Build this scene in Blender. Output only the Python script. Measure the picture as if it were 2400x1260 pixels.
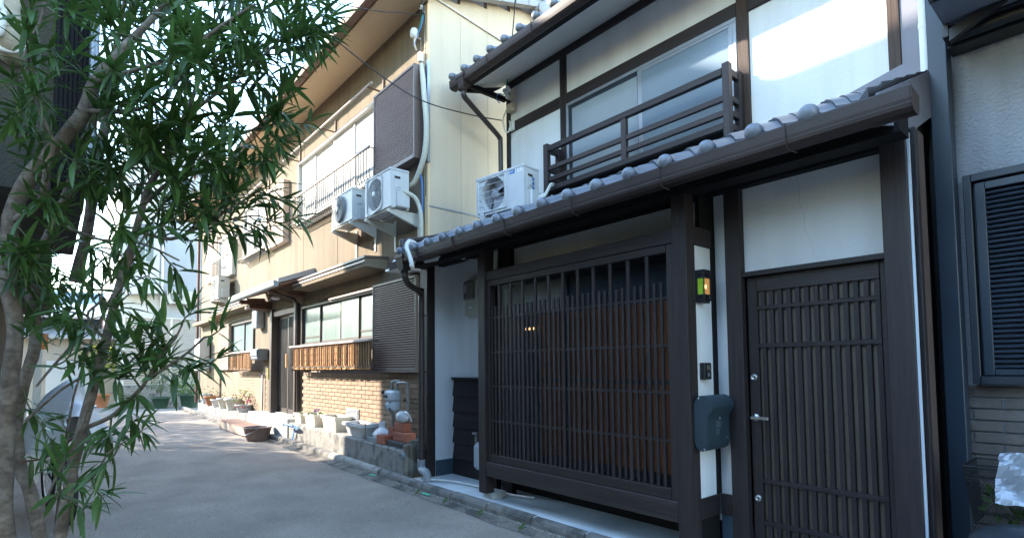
import bpy, bmesh, math, random
from mathutils import Vector, Matrix
R = math.radians
rnd = random.Random(11)
sc = bpy.context.scene
for o in list(bpy.data.objects): bpy.data.objects.remove(o)
col = sc.collection

# ---------------------------------------------------------------- camera
cam = bpy.data.objects.new('camera', bpy.data.cameras.new('camera')); col.objects.link(cam); sc.camera = cam
cam.data.sensor_width = 36.0; cam.data.lens = 1270.0/2400*36; cam.data.shift_y = (789.7-630)/2400
cam.data.clip_start = 0.05; cam.data.clip_end = 2000
cam.matrix_world = Matrix(((0.64862, 0.045911, 0.759726, 0), (0.761046, -0.025933, -0.64818, 0), (-0.010057, 0.998609, -0.051761, 1.4), (0, 0, 0, 1)))
# ---------------------------------------------------------------- sky, sun, exposure
SUN_AZ, SUN_EL = 36.0, 25.0
w = bpy.data.worlds.new('World'); sc.world = w; w.use_nodes = True
nt = w.node_tree; nt.nodes.clear()
sky = nt.nodes.new('ShaderNodeTexSky'); sky.sky_type = 'NISHITA'; sky.sun_disc = False
sky.sun_elevation = R(SUN_EL); sky.sun_rotation = R(270-SUN_AZ); sky.air_density = 1.5; sky.dust_density = 0.2; sky.ozone_density = 3.0
bg = nt.nodes.new('ShaderNodeBackground'); bg.inputs['Strength'].default_value = 0.15
wo = nt.nodes.new('ShaderNodeOutputWorld')
nt.links.new(sky.outputs[0], bg.inputs[0]); nt.links.new(bg.outputs[0], wo.inputs[0])
sun = bpy.data.objects.new('sun', bpy.data.lights.new('sun', 'SUN')); col.objects.link(sun)
sun.data.energy = 2.0; sun.data.angle = R(0.8); sun.data.color = (1.0, 0.90, 0.77)
sdir = Vector((math.cos(R(SUN_EL))*math.cos(R(SUN_AZ)), math.cos(R(SUN_EL))*math.sin(R(SUN_AZ)), -math.sin(R(SUN_EL))))
sun.rotation_euler = sdir.to_track_quat('-Z', 'Y').to_euler(); sun.location = (-30, -20, 20)
vs = sc.view_settings; sc.display_settings.display_device = 'sRGB'
vs.view_transform = 'Standard'; vs.look = 'None'; vs.gamma = 1.0; vs.use_curve_mapping = False
vs.exposure = 3.05
sc.cycles.max_bounces = 8; sc.cycles.diffuse_bounces = 4; sc.cycles.caustics_reflective = False; sc.cycles.caustics_refractive = False

# ---------------------------------------------------------------- materials
MATS = {}
def M(name, c, rough=.6, var=.12, vs=3.0, bump=0, bs=60, metal=0, spec=.5, st=(1, 1, 1), streak=0, rv=0, c2=None, c2s=6, c2t=(.5, .65), trans=0, coat=0, emit=None, em=0, det=4, bd=1.0, sp=None):
    """position based noise colour + bump; rv: random value per object; c2: second tone in patches; streak: vertical dirt"""
    m = bpy.data.materials.new(name); m.use_nodes = True; t = m.node_tree; n = t.nodes; L = t.links
    b = n['Principled BSDF']; b.inputs['Roughness'].default_value = rough; b.inputs['Metallic'].default_value = metal
    b.inputs['Specular IOR Level'].default_value = spec
    if coat: b.inputs['Coat Weight'].default_value = coat; b.inputs['Coat Roughness'].default_value = .1
    geo = n.new('ShaderNodeNewGeometry'); mp = n.new('ShaderNodeMapping'); mp.inputs['Scale'].default_value = st
    L.new(geo.outputs['Position'], mp.inputs[0])
    nz = n.new('ShaderNodeTexNoise'); nz.inputs['Scale'].default_value = vs; nz.inputs['Detail'].default_value = det+2; nz.inputs['Roughness'].default_value = .6
    L.new(mp.outputs[0], nz.inputs['Vector'])
    mr = n.new('ShaderNodeMapRange'); mr.inputs[1].default_value = .25; mr.inputs[2].default_value = .75
    mr.inputs[3].default_value = 1-var; mr.inputs[4].default_value = 1+var; L.new(nz.outputs[0], mr.inputs[0])
    val = mr.outputs[0]
    def mul(a, bb):
        x = n.new('ShaderNodeMath'); x.operation = 'MULTIPLY'; L.new(a, x.inputs[0]); L.new(bb, x.inputs[1]); return x.outputs[0]
    if rv:
        oi = n.new('ShaderNodeObjectInfo'); m2 = n.new('ShaderNodeMapRange'); m2.inputs[3].default_value = 1-rv; m2.inputs[4].default_value = 1+rv
        L.new(oi.outputs['Random'], m2.inputs[0]); val = mul(val, m2.outputs[0])
    if streak:
        mp2 = n.new('ShaderNodeMapping'); mp2.inputs['Scale'].default_value = (7, 7, .35); L.new(geo.outputs['Position'], mp2.inputs[0])
        n2 = n.new('ShaderNodeTexNoise'); n2.inputs['Scale'].default_value = 1.0; n2.inputs['Detail'].default_value = 5; L.new(mp2.outputs[0], n2.inputs['Vector'])
        m3 = n.new('ShaderNodeMapRange'); m3.inputs[1].default_value = .4; m3.inputs[2].default_value = .75; m3.inputs[3].default_value = 1; m3.inputs[4].default_value = 1-streak
        L.new(n2.outputs[0], m3.inputs[0]); val = mul(val, m3.outputs[0])
    if sp:
        for q_, (sc1, lo, hi) in enumerate(sp):
            n6 = n.new('ShaderNodeTexNoise'); n6.inputs['Scale'].default_value = sc1; n6.inputs['Detail'].default_value = 3; L.new(geo.outputs['Position'], n6.inputs['Vector'])
            m6 = n.new('ShaderNodeMapRange'); m6.inputs[1].default_value = .32; m6.inputs[2].default_value = .68; m6.inputs[3].default_value = lo; m6.inputs[4].default_value = hi
            L.new(n6.outputs[0], m6.inputs[0]); val = mul(val, m6.outputs[0])
    base = n.new('ShaderNodeRGB'); base.outputs[0].default_value = (*c, 1); cc = base.outputs[0]
    if c2:
        n4 = n.new('ShaderNodeTexNoise'); n4.inputs['Scale'].default_value = c2s; n4.inputs['Detail'].default_value = 5; L.new(mp.outputs[0], n4.inputs['Vector'])
        m4 = n.new('ShaderNodeMapRange'); m4.inputs[1].default_value = c2t[0]; m4.inputs[2].default_value = c2t[1]; L.new(n4.outputs[0], m4.inputs[0])
        mx = n.new('ShaderNodeMix'); mx.data_type = 'RGBA'; L.new(m4.outputs[0], mx.inputs[0]); L.new(cc, mx.inputs[6]); mx.inputs[7].default_value = (*c2, 1); cc = mx.outputs[2]
    sc_ = n.new('ShaderNodeVectorMath'); sc_.operation = 'SCALE'; L.new(cc, sc_.inputs[0]); L.new(val, sc_.inputs['Scale'])
    L.new(sc_.outputs[0], b.inputs['Base Color'])
    if bump:
        nb = n.new('ShaderNodeTexNoise'); nb.inputs['Scale'].default_value = bs; nb.inputs['Detail'].default_value = det; L.new(mp.outputs[0], nb.inputs['Vector'])
        bp = n.new('ShaderNodeBump'); bp.inputs['Strength'].default_value = bump; bp.inputs['Distance'].default_value = .01*bd
        L.new(nb.outputs[0], bp.inputs['Height']); L.new(bp.outputs[0], b.inputs['Normal'])
    if emit: b.inputs['Emission Color'].default_value = (*emit, 1); b.inputs['Emission Strength'].default_value = em
    if trans:
        tr = n.new('ShaderNodeBsdfTranslucent'); L.new(sc_.outputs[0], tr.inputs[0])
        ms = n.new('ShaderNodeMixShader'); ms.inputs[0].default_value = trans
        L.new(b.outputs[0], ms.inputs[1]); L.new(tr.outputs[0], ms.inputs[2]); L.new(ms.outputs[0], n['Material Output'].inputs[0])
    MATS[name] = m; return m

DK = (.026, .0185, .0185)
M('timber_v', DK, .55, .30, 1.0, .3, 1.0, st=(60, 60, 3), rv=.18, spec=.4, c2=(.043, .032, .030), c2s=.16, c2t=(.5, .75))
M('timber_h', DK, .55, .30, 1.0, .3, 1.0, st=(3, 60, 60), rv=.18, spec=.4, c2=(.043, .032, .030), c2s=.16, c2t=(.5, .75))
M('timber_y', DK, .55, .30, 1.0, .3, 1.0, st=(60, 3, 60), rv=.18, spec=.4, c2=(.043, .032, .030), c2s=.16, c2t=(.5, .75))
M('timber_warm', (.055, .032, .022), .6, .45, 1.0, .3, 1.0, st=(50, 50, 2.5), spec=.35)
M('black_wood', (.011, .010, .010), .7, .3, 2, .1, 40, spec=.2)
M('plaster', (.79, .79, .785), .85, .04, 1.5, .28, 38, streak=.09, spec=.2, c2=(.73, .72, .69), c2s=1.1, c2t=(.5, .8))
M('plaster_grey', (.60, .59, .57), .9, .08, 3, .5, 120, spec=.2)
M('panel_grey', (.20, .20, .235), .55, .06, 3, .02, 40)
M('cream', (.245, .197, .140), .9, .10, 1.2, .45, 110, streak=.20, spec=.2, c2=(.215, .168, .116), c2s=1.3, c2t=(.5, .75), sp=((60, .9, 1.1),))  # front wall cream, darkened to hold back the direct sun
M('cream_side_lifted', (.60, .495, .375), .9, .07, .8, .25, 90, streak=.08, spec=.2, c2=(.50, .41, .31), c2s=.6, c2t=(.58, .75), sp=((60, .94, 1.06),))  # same cream for the shaded side, brightened in colour to lift its shade
M('soffit', (.74, .55, .345), .9, .08, 1.0, .2, 90, spec=.2)
M('brick_tile', (.36, .25, .165), .6, .12, 14, .25, 90, rv=.13, spec=.35)
M('brick_far', (.36, .25, .165), .6, .22, 5, .25, 90, spec=.35)
M('mortar', (.235, .19, .15), .95, .15, 8, .4, 120)
M('mortar_blue', (.24, .25, .26), .95, .15, 8, .4, 120)
M('brick_grey', (.165, .135, .115), .7, .15, 14, .3, 120, rv=.12)
M('brick_red', (.33, .10, .055), .85, .18, 12, .5, 90, rv=.1)
M('brick_dark', (.06, .05, .052), .8, .2, 12, .4, 90)
M('stucco', (.42, .43, .45), .9, .10, 2.0, 1.0, 55, streak=.18, spec=.25, bd=1.6)
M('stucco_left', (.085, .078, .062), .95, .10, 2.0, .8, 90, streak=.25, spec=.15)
M('asphalt', (.345, .290, .240), .92, .10, .5, .8, 130, spec=.3, c2=(.29, .245, .205), c2s=.9, c2t=(.40, .64), det=6, sp=((100, .66, 1.34), (22, .92, 1.08), (2.2, .9, 1.1)))
M('apron', (.22, .19, .155), .95, .2, 3, .8, 90, c2=(.085, .078, .07), c2s=4, c2t=(.45, .6), det=6, sp=((120, .5, 1.5),))
M('kerbstone', (.22, .205, .185), .95, .2, 5, .9, 70, c2=(.10, .095, .085), c2s=5, c2t=(.5, .62), rv=.08, sp=((120, .7, 1.3),))
M('kerb_pale', (.38, .36, .32), .9, .14, 6, .5, 80, c2=(.2, .19, .17), c2s=6, c2t=(.55, .7), rv=.06)
M('slab_blue', (.60, .63, .63), .85, .14, 2.0, .25, 60, c2=(.46, .51, .54), c2s=2.2, c2t=(.45, .7))
M('concrete', (.29, .275, .25), .95, .2, 5, 1.0, 70, c2=(.15, .14, .13), c2s=7, c2t=(.5, .66), det=6, sp=((110, .65, 1.35),))
M('concrete_old', (.27, .25, .21), .95, .3, 5, .8, 70, c2=(.12, .10, .075), c2s=5, c2t=(.5, .62))
M('concrete_pale', (.48, .47, .44), .9, .12, 5, .4, 80, c2=(.33, .32, .3), c2s=6)
M('base_blue', (.045, .075, .10), .7, .35, 5, .2, 40, st=(3, 3, .8))
M('tile', (.165, .175, .20), .40, .14, 4, .15, 60, rv=.12, spec=.6)
M('tile_cream', (.33, .33, .34), .5, .12, 4, .15, 60, rv=.10)
M('gutter', (.046, .032, .028), .5, .12, 3, .03, 30, spec=.3)
M('gutter_cream', (.235, .135, .092), .6, .1, 3, spec=.3)
M('pipe_brown', (.048, .035, .033), .4, .12, 5)
M('pvc_grey', (.26, .29, .31), .5, .08, 5)
M('pipe_galv', (.33, .31, .29), .55, .25, 20, .1, 40, metal=.3)
M('steel', (.62, .62, .62), .3, .06, 10, metal=1)
M('alu', (.36, .38, .41), .4, .06, 8, metal=.6)
M('alu_dark', (.024, .031, .042), .45, .1, 8)
M('navy', (.020, .034, .052), .42, .12, 2, .05, 30, c2=(.03, .05, .075), c2s=1.2)
M('navy_slat', (.042, .058, .085), .45, .08, 6)
M('shut_brown', (.29, .195, .16), .5, .07, 6, rv=.04)
M('shut_frame', (.12, .085, .075), .45, .07, 6)
M('shut_light', (.62, .45, .34), .5, .05, 6)
M('sash_brown', (.075, .055, .045), .45, .1, 8)
M('sash_white', (.70, .66, .60), .5, .06, 8)
M('rail_metal', (.085, .075, .068), .5, .15, 20)
M('rail_rust', (.15, .075, .05), .7, .3, 20)
M('rail_top', (.48, .38, .33), .5, .1, 10)
M('reed', (.50, .255, .10), .8, .5, 1.0, .3, 60, st=(60, 60, 3), det=3)
M('curtain', (.55, .55, .53), .9, .10, 3, .2, 8, st=(4, 4, .5), c2=(.40, .41, .40), c2s=1.5, c2t=(.45, .7))
M('glass_curtain', (.30, .375, .36), .14, .18, 2.2, .03, 50, spec=.7, st=(2, 2, .6), streak=.15)
M('glass_dark', (.035, .042, .05), .08, .1, 3, .05, 3, spec=.7)
M('frosted', (.33, .37, .40), .13, .14, 1.0, .10, 26, spec=1.0, det=2)
M('frosted_fine', (.20, .255, .305), .14, .16, .9, .14, 75, spec=1.0, det=2)
M('frost_low', (.15, .155, .145), .3, .2, 3, .15, 75, spec=.5, det=2)
M('frost_low_dark', (.022, .03, .038), .25, .2, 3, .12, 75, spec=.45, det=2)
M('frost_door', (.105, .085, .063), .45, .25, 3, .35, 110, spec=.4, det=2)
M('rust_board', (.14, .048, .018), .6, .25, 3, .2, 50, st=(10, 10, 2))
M('ac_white', (.58, .585, .585), .45, .05, 3, .01, 30, streak=.06)
M('ac_cream', (.55, .53, .47), .5, .06, 3, .02, 30, streak=.08)
M('ac_grey', (.17, .18, .19), .5, .06, 6)
M('fin', (.26, .27, .28), .5, .3, 1.0, .8, 1.0, metal=.2, st=(260, 260, 4))
M('dark_hole', (.02, .02, .022), .7, .1, 5)
M('sticker_blue', (.02, .17, .48), .4, .05, 5)
M('print_blue', (.03, .16, .42), .5, .05, 5)
M('print_grey', (.28, .28, .30), .5, .05, 5)
M('white_plastic', (.78, .78, .76), .45, .05, 6)
M('planter_white', (.72, .68, .56), .6, .08, 6, .05, 30, c2=(.55, .50, .38), c2s=5, c2t=(.55, .75))
M('planter_grey', (.66, .66, .66), .6, .06, 6, .05, 30)
M('terracotta', (.48, .20, .10), .85, .15, 8, .2, 60)
M('pot_green', (.03, .07, .045), .5, .1, 6)
M('soil', (.10, .065, .04), 1, .4, 30, 1, 90)
M('bag', (.78, .79, .82), .35, .06, 6, .5, 30, trans=.35)
M('can_plastic', (.74, .76, .78), .35, .04, 6, trans=.3)
M('bucket', (.165, .125, .115), .5, .06, 6)
M('platform', (.20, .105, .07), .7, .25, 1, .2, 1, st=(3, 40, 40))
M('platform_edge', (.36, .29, .23), .7, .2, 4)
M('tray', (.22, .27, .29), .45, .1, 6)
M('blue_tool', (.05, .22, .55), .5, .05, 6)
M('meter_grey', (.50, .54, .57), .45, .06, 8)
M('meter_beige', (.50, .49, .40), .5, .05, 6)
M('meter_glass', (.16, .14, .12), .1, .3, 12, spec=.7)
M('mailbox', (.026, .046, .060), .5, .08, 4, .25, 260)
M('mail_mark', (.30, .34, .37), .5, .05, 5)
M('screw', (.7, .7, .7), .3, .02, 5, metal=.8)
M('lamp_iron', (.012, .013, .014), .45, .1, 10)
M('lamp_green', (.12, .26, .015), .2, .35, 60, .8, 60, emit=(.42, .8, .03), em=.022)
M('lamp_amber', (.34, .19, .07), .2, .35, 60, .8, 60, emit=(1, .5, .14), em=.045)
M('bulb', (1, .7, .4), .4, 0, 1, emit=(1, .5, .17), em=.4)
M('cable_black', (.012, .013, .016), .5, .1, 10)
M('cable_green', (.02, .30, .20), .5, .1, 10)
M('cable_blue', (.05, .20, .50), .5, .1, 10)
M('cable_white', (.72, .71, .66), .6, .08, 12, .2, 60)
M('hose_wrap', (.55, .53, .44), .75, .12, 10, .5, 8, st=(1, 1, 9))
M('wrap_beige', (.42, .36, .27), .7, .15, 10, .6, 10, st=(1, 1, 6))
M('junction', (.52, .46, .36), .6, .08, 8)
M('bark', (.125, .095, .072), .95, .3, 1.0, .6, 1.0, st=(22, 22, 34), c2=(.20, .165, .13), c2s=.3, c2t=(.4, .65), bd=1.5, sp=((45, .75, 1.25),))
M('twig', (.075, .085, .03), .8, .2, 20, .2, 60)
M('leaf', (.062, .122, .026), .38, .30, 9, .05, 40, rv=.5, spec=.45, trans=.38)
M('leaf_mass', (.058, .116, .026), .38, .6, 6, .05, 40, spec=.45, trans=.38)
M('leaf_yellow', (.30, .30, .03), .6, .3, 9, trans=.4)
M('leaf_bright', (.10, .19, .03), .5, .3, 9, trans=.4)
M('leaf_red', (.36, .07, .03), .5, .3, 9, trans=.4)
M('flower_pink', (.60, .16, .28), .7, .2, 20, trans=.3)
M('flower_violet', (.28, .16, .45), .7, .2, 20, trans=.3)
M('moss', (.06, .13, .015), 1, .4, 40, .6, 80)
M('rope', (.14, .075, .045), .95, .3, 40, .5, 90)
M('cover', (.34, .36, .39), .33, .12, 6, .4, 14, metal=.35, spec=.6)
M('cover_pale', (.56, .57, .60), .42, .10, 4, .5, 9, metal=.1)
M('rubber', (.015, .015, .016), .7, .1, 10)
M('saddle', (.035, .043, .05), .35, .1, 6)
M('wire_black', (.010, .011, .012), .45, .1, 10)
M('grey_block', (.36, .37, .385), .85, .05, 1, .05, 30, streak=.08)
M('pink_wall', (.30, .19, .18), .85, .06, 2)
M('tan_wall', (.42, .36, .29), .9, .06, 1, .1, 60, streak=.08)
M('white_wall', (.54, .54, .52), .85, .05, 1)
M('seam_roof', (.36, .35, .345), .4, .08, 2, metal=.35)
M('seam_roof_blue', (.15, .20, .27), .4, .08, 2, metal=.2)
M('fence_slat', (.40, .335, .265), .55, .06, 3, rv=.04)
M('hill', (.07, .11, .04), 1, .45, .25, 0)
M('orange_board', (.48, .16, .03), .6, .15, 8)
M('tape_green', (.10, .55, .35), .6, .1, 8)
M('black_steel', (.016, .016, .018), .4, .12, 6)
M('tan_clad', (.115, .075, .062), .6, .2, 1, .15, 1, st=(90, 90, 2))
M('white_strip', (.62, .68, .74), .45, .03, 5)

# ---------------------------------------------------------------- mesh builder
class MB:
    def __init__(s): s.v = []; s.f = []; s.sm = []
    def add(s, vs, fs, smooth=False):
        o = len(s.v); s.v += [tuple(x) for x in vs]; s.f += [tuple(i+o for i in f) for f in fs]; s.sm += [smooth]*len(fs); return s
    def box(s, x0, x1, y0, y1, z0, z1, c=0):
        X = (x0, x1); Y = (y0, y1); Z = (z0, z1)
        if c <= 0:
            vs = [(X[i], Y[j], Z[k]) for i in (0, 1) for j in (0, 1) for k in (0, 1)]
            return s.add(vs, [(0, 1, 3, 2), (4, 6, 7, 5), (0, 4, 5, 1), (2, 3, 7, 6), (0, 2, 6, 4), (1, 5, 7, 3)])
        c = min(c, (x1-x0)*.45, (y1-y0)*.45, (z1-z0)*.45)
        vs = []
        for i in (0, 1):
            for j in (0, 1):
                for k in (0, 1):
                    for a in range(3):
                        p = [X[i], Y[j], Z[k]]
                        for b, q in ((0, i), (1, j), (2, k)):
                            if b != a: p[b] += c if q == 0 else -c
                        vs.append(p)
        ix = lambda i, j, k, a: ((i*2+j)*2+k)*3+a
        fs = []
        for a in range(3):
            for q in (0, 1):
                cs = []
                for m, n in ((0, 0), (0, 1), (1, 1), (1, 0)):
                    t = [0, 0, 0]; t[a] = q; t[(a+1) % 3] = m; t[(a+2) % 3] = n; cs.append(ix(*t, a))
                fs.append(tuple(cs))
        for a in range(3):
            b, d = (a+1) % 3, (a+2) % 3
            for m in (0, 1):
                for n in (0, 1):
                    t0 = [0, 0, 0]; t0[b] = m; t0[d] = n; t1 = list(t0); t1[a] = 1
                    fs.append((ix(*t0, b), ix(*t1, b), ix(*t1, d), ix(*t0, d)))
        for i in (0, 1):
            for j in (0, 1):
                for k in (0, 1): fs.append((ix(i, j, k, 0), ix(i, j, k, 1), ix(i, j, k, 2)))
        return s.add(vs, fs)
    def tube(s, pts, r, n=8, caps=True, closed=False, smooth=True):
        pts = [Vector(p) for p in pts]; m = len(pts); rs = r if isinstance(r, (list, tuple)) else [r]*m
        vs = []; pu = None
        for i, p in enumerate(pts):
            if closed: t = pts[(i+1) % m]-pts[i-1]
            else: t = pts[min(i+1, m-1)]-pts[max(i-1, 0)]
            if t.length < 1e-9: t = Vector((0, 0, 1))
            t.normalize()
            if pu is None:
                a = Vector((0, 0, 1)) if abs(t.z) < .9 else Vector((1, 0, 0)); u = t.cross(a).normalized()
            else:
                u = pu-t*pu.dot(t)
                u = u.normalized() if u.length > 1e-6 else t.orthogonal().normalized()
            pu = u; v = t.cross(u)
            for k in range(n):
                an = 2*math.pi*k/n; vs.append(p+(u*math.cos(an)+v*math.sin(an))*rs[i])
        fs = []
        for i in range(m if closed else m-1):
            j = (i+1) % m
            for k in range(n): fs.append((i*n+k, i*n+(k+1) % n, j*n+(k+1) % n, j*n+k))
        s.add(vs, fs, smooth)
        if caps and not closed: s.add(vs[:n], [tuple(range(n))]); s.add(vs[-n:], [tuple(range(n))])
        return s
    def lathe(s, prof, c=(0, 0, 0), n=16, axis='z', smooth=True):
        vs = []; c = Vector(c)
        for (r, h) in prof:
            for k in range(n):
                a = 2*math.pi*k/n; x, y = r*math.cos(a), r*math.sin(a)
                vs.append(c+(Vector((x, y, h)) if axis == 'z' else Vector((h, x, y)) if axis == 'x' else Vector((x, h, y))))
        fs = [(i*n+k, i*n+(k+1) % n, (i+1)*n+(k+1) % n, (i+1)*n+k) for i in range(len(prof)-1) for k in range(n)]
        s.add(vs, fs, smooth)
        for i in (0, len(prof)-1):
            if prof[i][0] > 1e-5: s.add(vs[i*n:(i+1)*n], [tuple(range(n))])
        return s
    def prism(s, poly, axis, a0, a1, smooth=False):
        n = len(poly)
        def mk(p, a): return (a, p[0], p[1]) if axis == 'x' else (p[0], a, p[1]) if axis == 'y' else (p[0], p[1], a)
        vs = [mk(p, a0) for p in poly]+[mk(p, a1) for p in poly]
        s.add(vs, [(k, (k+1) % n, n+(k+1) % n, n+k) for k in range(n)], smooth)
        return s.add(vs, [tuple(range(n)), tuple(range(n, 2*n))])
    def patch(s, fn, nu, nv, smooth=True):
        vs = [fn(i/nu, j/nv) for i in range(nu+1) for j in range(nv+1)]
        return s.add(vs, [(i*(nv+1)+j, i*(nv+1)+j+1, (i+1)*(nv+1)+j+1, (i+1)*(nv+1)+j) for i in range(nu) for j in range(nv)], smooth)
    def ball(s, c, r, n=12, m=8, sq=(1, 1, 1)):
        pr = []
        vs = []
        for i in range(m+1):
            th = math.pi*i/m
            for k in range(n):
                a = 2*math.pi*k/n
                vs.append((c[0]+r*sq[0]*math.sin(th)*math.cos(a), c[1]+r*sq[1]*math.sin(th)*math.sin(a), c[2]+r*sq[2]*math.cos(th)))
        return s.add(vs, [(i*n+k, i*n+(k+1) % n, (i+1)*n+(k+1) % n, (i+1)*n+k) for i in range(m) for k in range(n)], True)
    def holed(s, x0, x1, z0, z1, y, cx, cz, r, n=32):
        """flat plate facing -y with a round hole"""
        ring = []; rect = []
        for k in range(n):
            a = 2*math.pi*k/n; dx, dz = math.cos(a), math.sin(a)
            ring.append((cx+r*dx, y, cz+r*dz))
            t = min(((x1-cx)/dx if dx > 1e-9 else 1e9), ((x0-cx)/dx if dx < -1e-9 else 1e9), ((z1-cz)/dz if dz > 1e-9 else 1e9), ((z0-cz)/dz if dz < -1e-9 else 1e9))
            rect.append((cx+t*dx, y, cz+t*dz))
        for q in ((x0, z0), (x1, z0), (x1, z1), (x0, z1)):
            k = min(range(n), key=lambda i: (rect[i][0]-q[0])**2+(rect[i][2]-q[1])**2); rect[k] = (q[0], y, q[1])
        return s.add(ring+rect, [(k, (k+1) % n, n+(k+1) % n, n+k) for k in range(n)])
    def xf(s, m):
        s.v = [tuple(m @ Vector(p)) for p in s.v]; return s
    def mesh(s, name, off=(0, 0, 0), recalc=True):
        me = bpy.data.meshes.new(name)
        me.from_pydata([(a-off[0], b-off[1], c-off[2]) for a, b, c in s.v], [], s.f)
        me.polygons.foreach_set('use_smooth', s.sm)
        if recalc:
            bm = bmesh.new(); bm.from_mesh(me); bmesh.ops.recalc_face_normals(bm, faces=bm.faces); bm.to_mesh(me); bm.free()
        me.update(); return me

WL = {}
def wl(p): return WL[p.name] if p else (0, 0, 0)
def build(mb, name, mat, parent=None, recalc=True, label=None, cat=None, group=None, kind=None):
    xs, ys, zs = zip(*mb.v)
    o3 = ((min(xs)+max(xs))/2, (min(ys)+max(ys))/2, min(zs))
    me = mb.mesh(name, o3, recalc); me.materials.append(MATS[mat])
    o = bpy.data.objects.new(name, me); col.objects.link(o); p = wl(parent)
    o.location = (o3[0]-p[0], o3[1]-p[1], o3[2]-p[2])
    if parent: o.parent = parent
    WL[o.name] = o3
    tag(o, label, cat, group, kind); return o
def tag(o, label=None, cat=None, group=None, kind=None):
    for k, v in (('label', label), ('category', cat), ('group', group), ('kind', kind)):
        if v: o[k] = v
    return o
def thing(name, label, cat, loc, group=None, kind=None, local=False, rz=0):
    o = bpy.data.objects.new(name, None); col.objects.link(o); o.location = loc; o.rotation_euler = (0, 0, rz)
    o.empty_display_size = .1
    WL[o.name] = (0, 0, 0) if local else tuple(loc)
    return tag(o, label, cat, group, kind)
def inst(o, d, parent=None, rz=None, sc_=None):
    """another piece with the same mesh, shifted by d"""
    c = o.copy(); col.objects.link(c); c.parent = o.parent if parent is None else parent
    c.location = (o.location[0]+d[0], o.location[1]+d[1], o.location[2]+d[2])
    if rz is not None: c.rotation_euler = (0, 0, rz)
    if sc_: c.scale = sc_
    a = WL[o.name]; WL[c.name] = (a[0]+d[0], a[1]+d[1], a[2]+d[2]); return c
def dup_tree(root, loc, rz, label):
    c = root.copy(); col.objects.link(c); c.location = loc; c.rotation_euler = (0, 0, rz); c['label'] = label
    def rec(a, b):
        for ch in list(a.children):
            d = ch.copy(); col.objects.link(d); d.parent = b; rec(ch, d)
    rec(root, c); return c
def bx(name, mat, parent, x0, x1, y0, y1, z0, z1, c=.003, **k): return build(MB().box(x0, x1, y0, y1, z0, z1, c), name, mat, parent, **k)
def smooth_pts(pts, k=4):
    """Catmull-Rom"""
    P = [Vector(p) for p in pts]; out = []
    for i in range(len(P)-1):
        a, b, c, d = P[max(i-1, 0)], P[i], P[i+1], P[min(i+2, len(P)-1)]
        for j in range(k):
            t = j/k; out.append(.5*((2*b)+(c-a)*t+(2*a-5*b+4*c-d)*t*t+(3*b-a-3*c+d)*t**3))
    out.append(P[-1]); return out
def lerp(a, b, t): return a+(b-a)*t
# ================================================================ THE SETTING
def strip(name, front, back, zf, zb, mat, **k):
    m = MB(); n = len(front)
    vs = [(x, y, zf) for x, y in front]+[(x, y, zb) for x, y in back]
    m.add(vs, [(i, i+1, n+i+1, n+i) for i in range(n-1)]); return build(m, name, mat, kind='structure', **k)
m = MB(); m.add([(-300, -300, 0), (300, -300, 0), (300, 300, 0), (-300, 300, 0)], [(0, 1, 2, 3)])
build(m, 'road', 'asphalt', kind='structure')
def ipl(pl, x):
    for (x0, y0), (x1, y1) in zip(pl, pl[1:]):
        if x1 <= x <= x0: return lerp(y0, y1, (x0-x)/(x0-x1))
    return pl[-1][1] if x < pl[-1][0] else pl[0][1]
AE = [(4, 3.0), (-3.35, 3.025), (-5.35, 3.05), (-6.73, 3.06), (-7.73, 3.08), (-8.54, 3.12), (-9.34, 3.16), (-10.82, 3.20), (-12.63, 3.22), (-16, 3.26), (-22.2, 3.4)]
FK = [(4, 3.14), (-5.5, 3.16), (-6.3, 3.20), (-7.87, 3.25), (-11.33, 3.31), (-15.2, 3.34), (-22.4, 3.5)]
xs = [4-.6*k for k in range(44)]
strip('gutter_apron', [(x, ipl(AE, x)+.012*math.sin(x*5.3)+.006*math.sin(x*17)) for x in xs], [(x, ipl(FK, x)+.01) for x in xs], .004, .034, 'apron')
kerb = thing('kerb', None, None, (0, 0, 0), kind='structure')
x = 1.2
while x > -21.5:
    L = .58+rnd.uniform(-.03, .05); x2 = x-L+.012
    y0, y1 = ipl(FK, x), ipl(FK, x2); pale = -7.9 < x < -6.0
    prof = [(0, 0), (.004, .066), (.016, .092), (.04, .102), (.085, .104), (.085, 0)]
    j = rnd.uniform(-.004, .004); m = MB(); n = len(prof)
    vs = [(x-.006, y0+p+j, q+j*.5) for p, q in prof]+[(x2, y1+p+j, q+j*.5) for p, q in prof]
    m.add(vs, [(k, (k+1) % n, n+(k+1) % n, n+k) for k in range(n)]+[tuple(range(n)), tuple(range(n, 2*n))])
    build(m, 'kerb_stone', 'kerb_pale' if pale else 'kerbstone', kerb); x -= L
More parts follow.
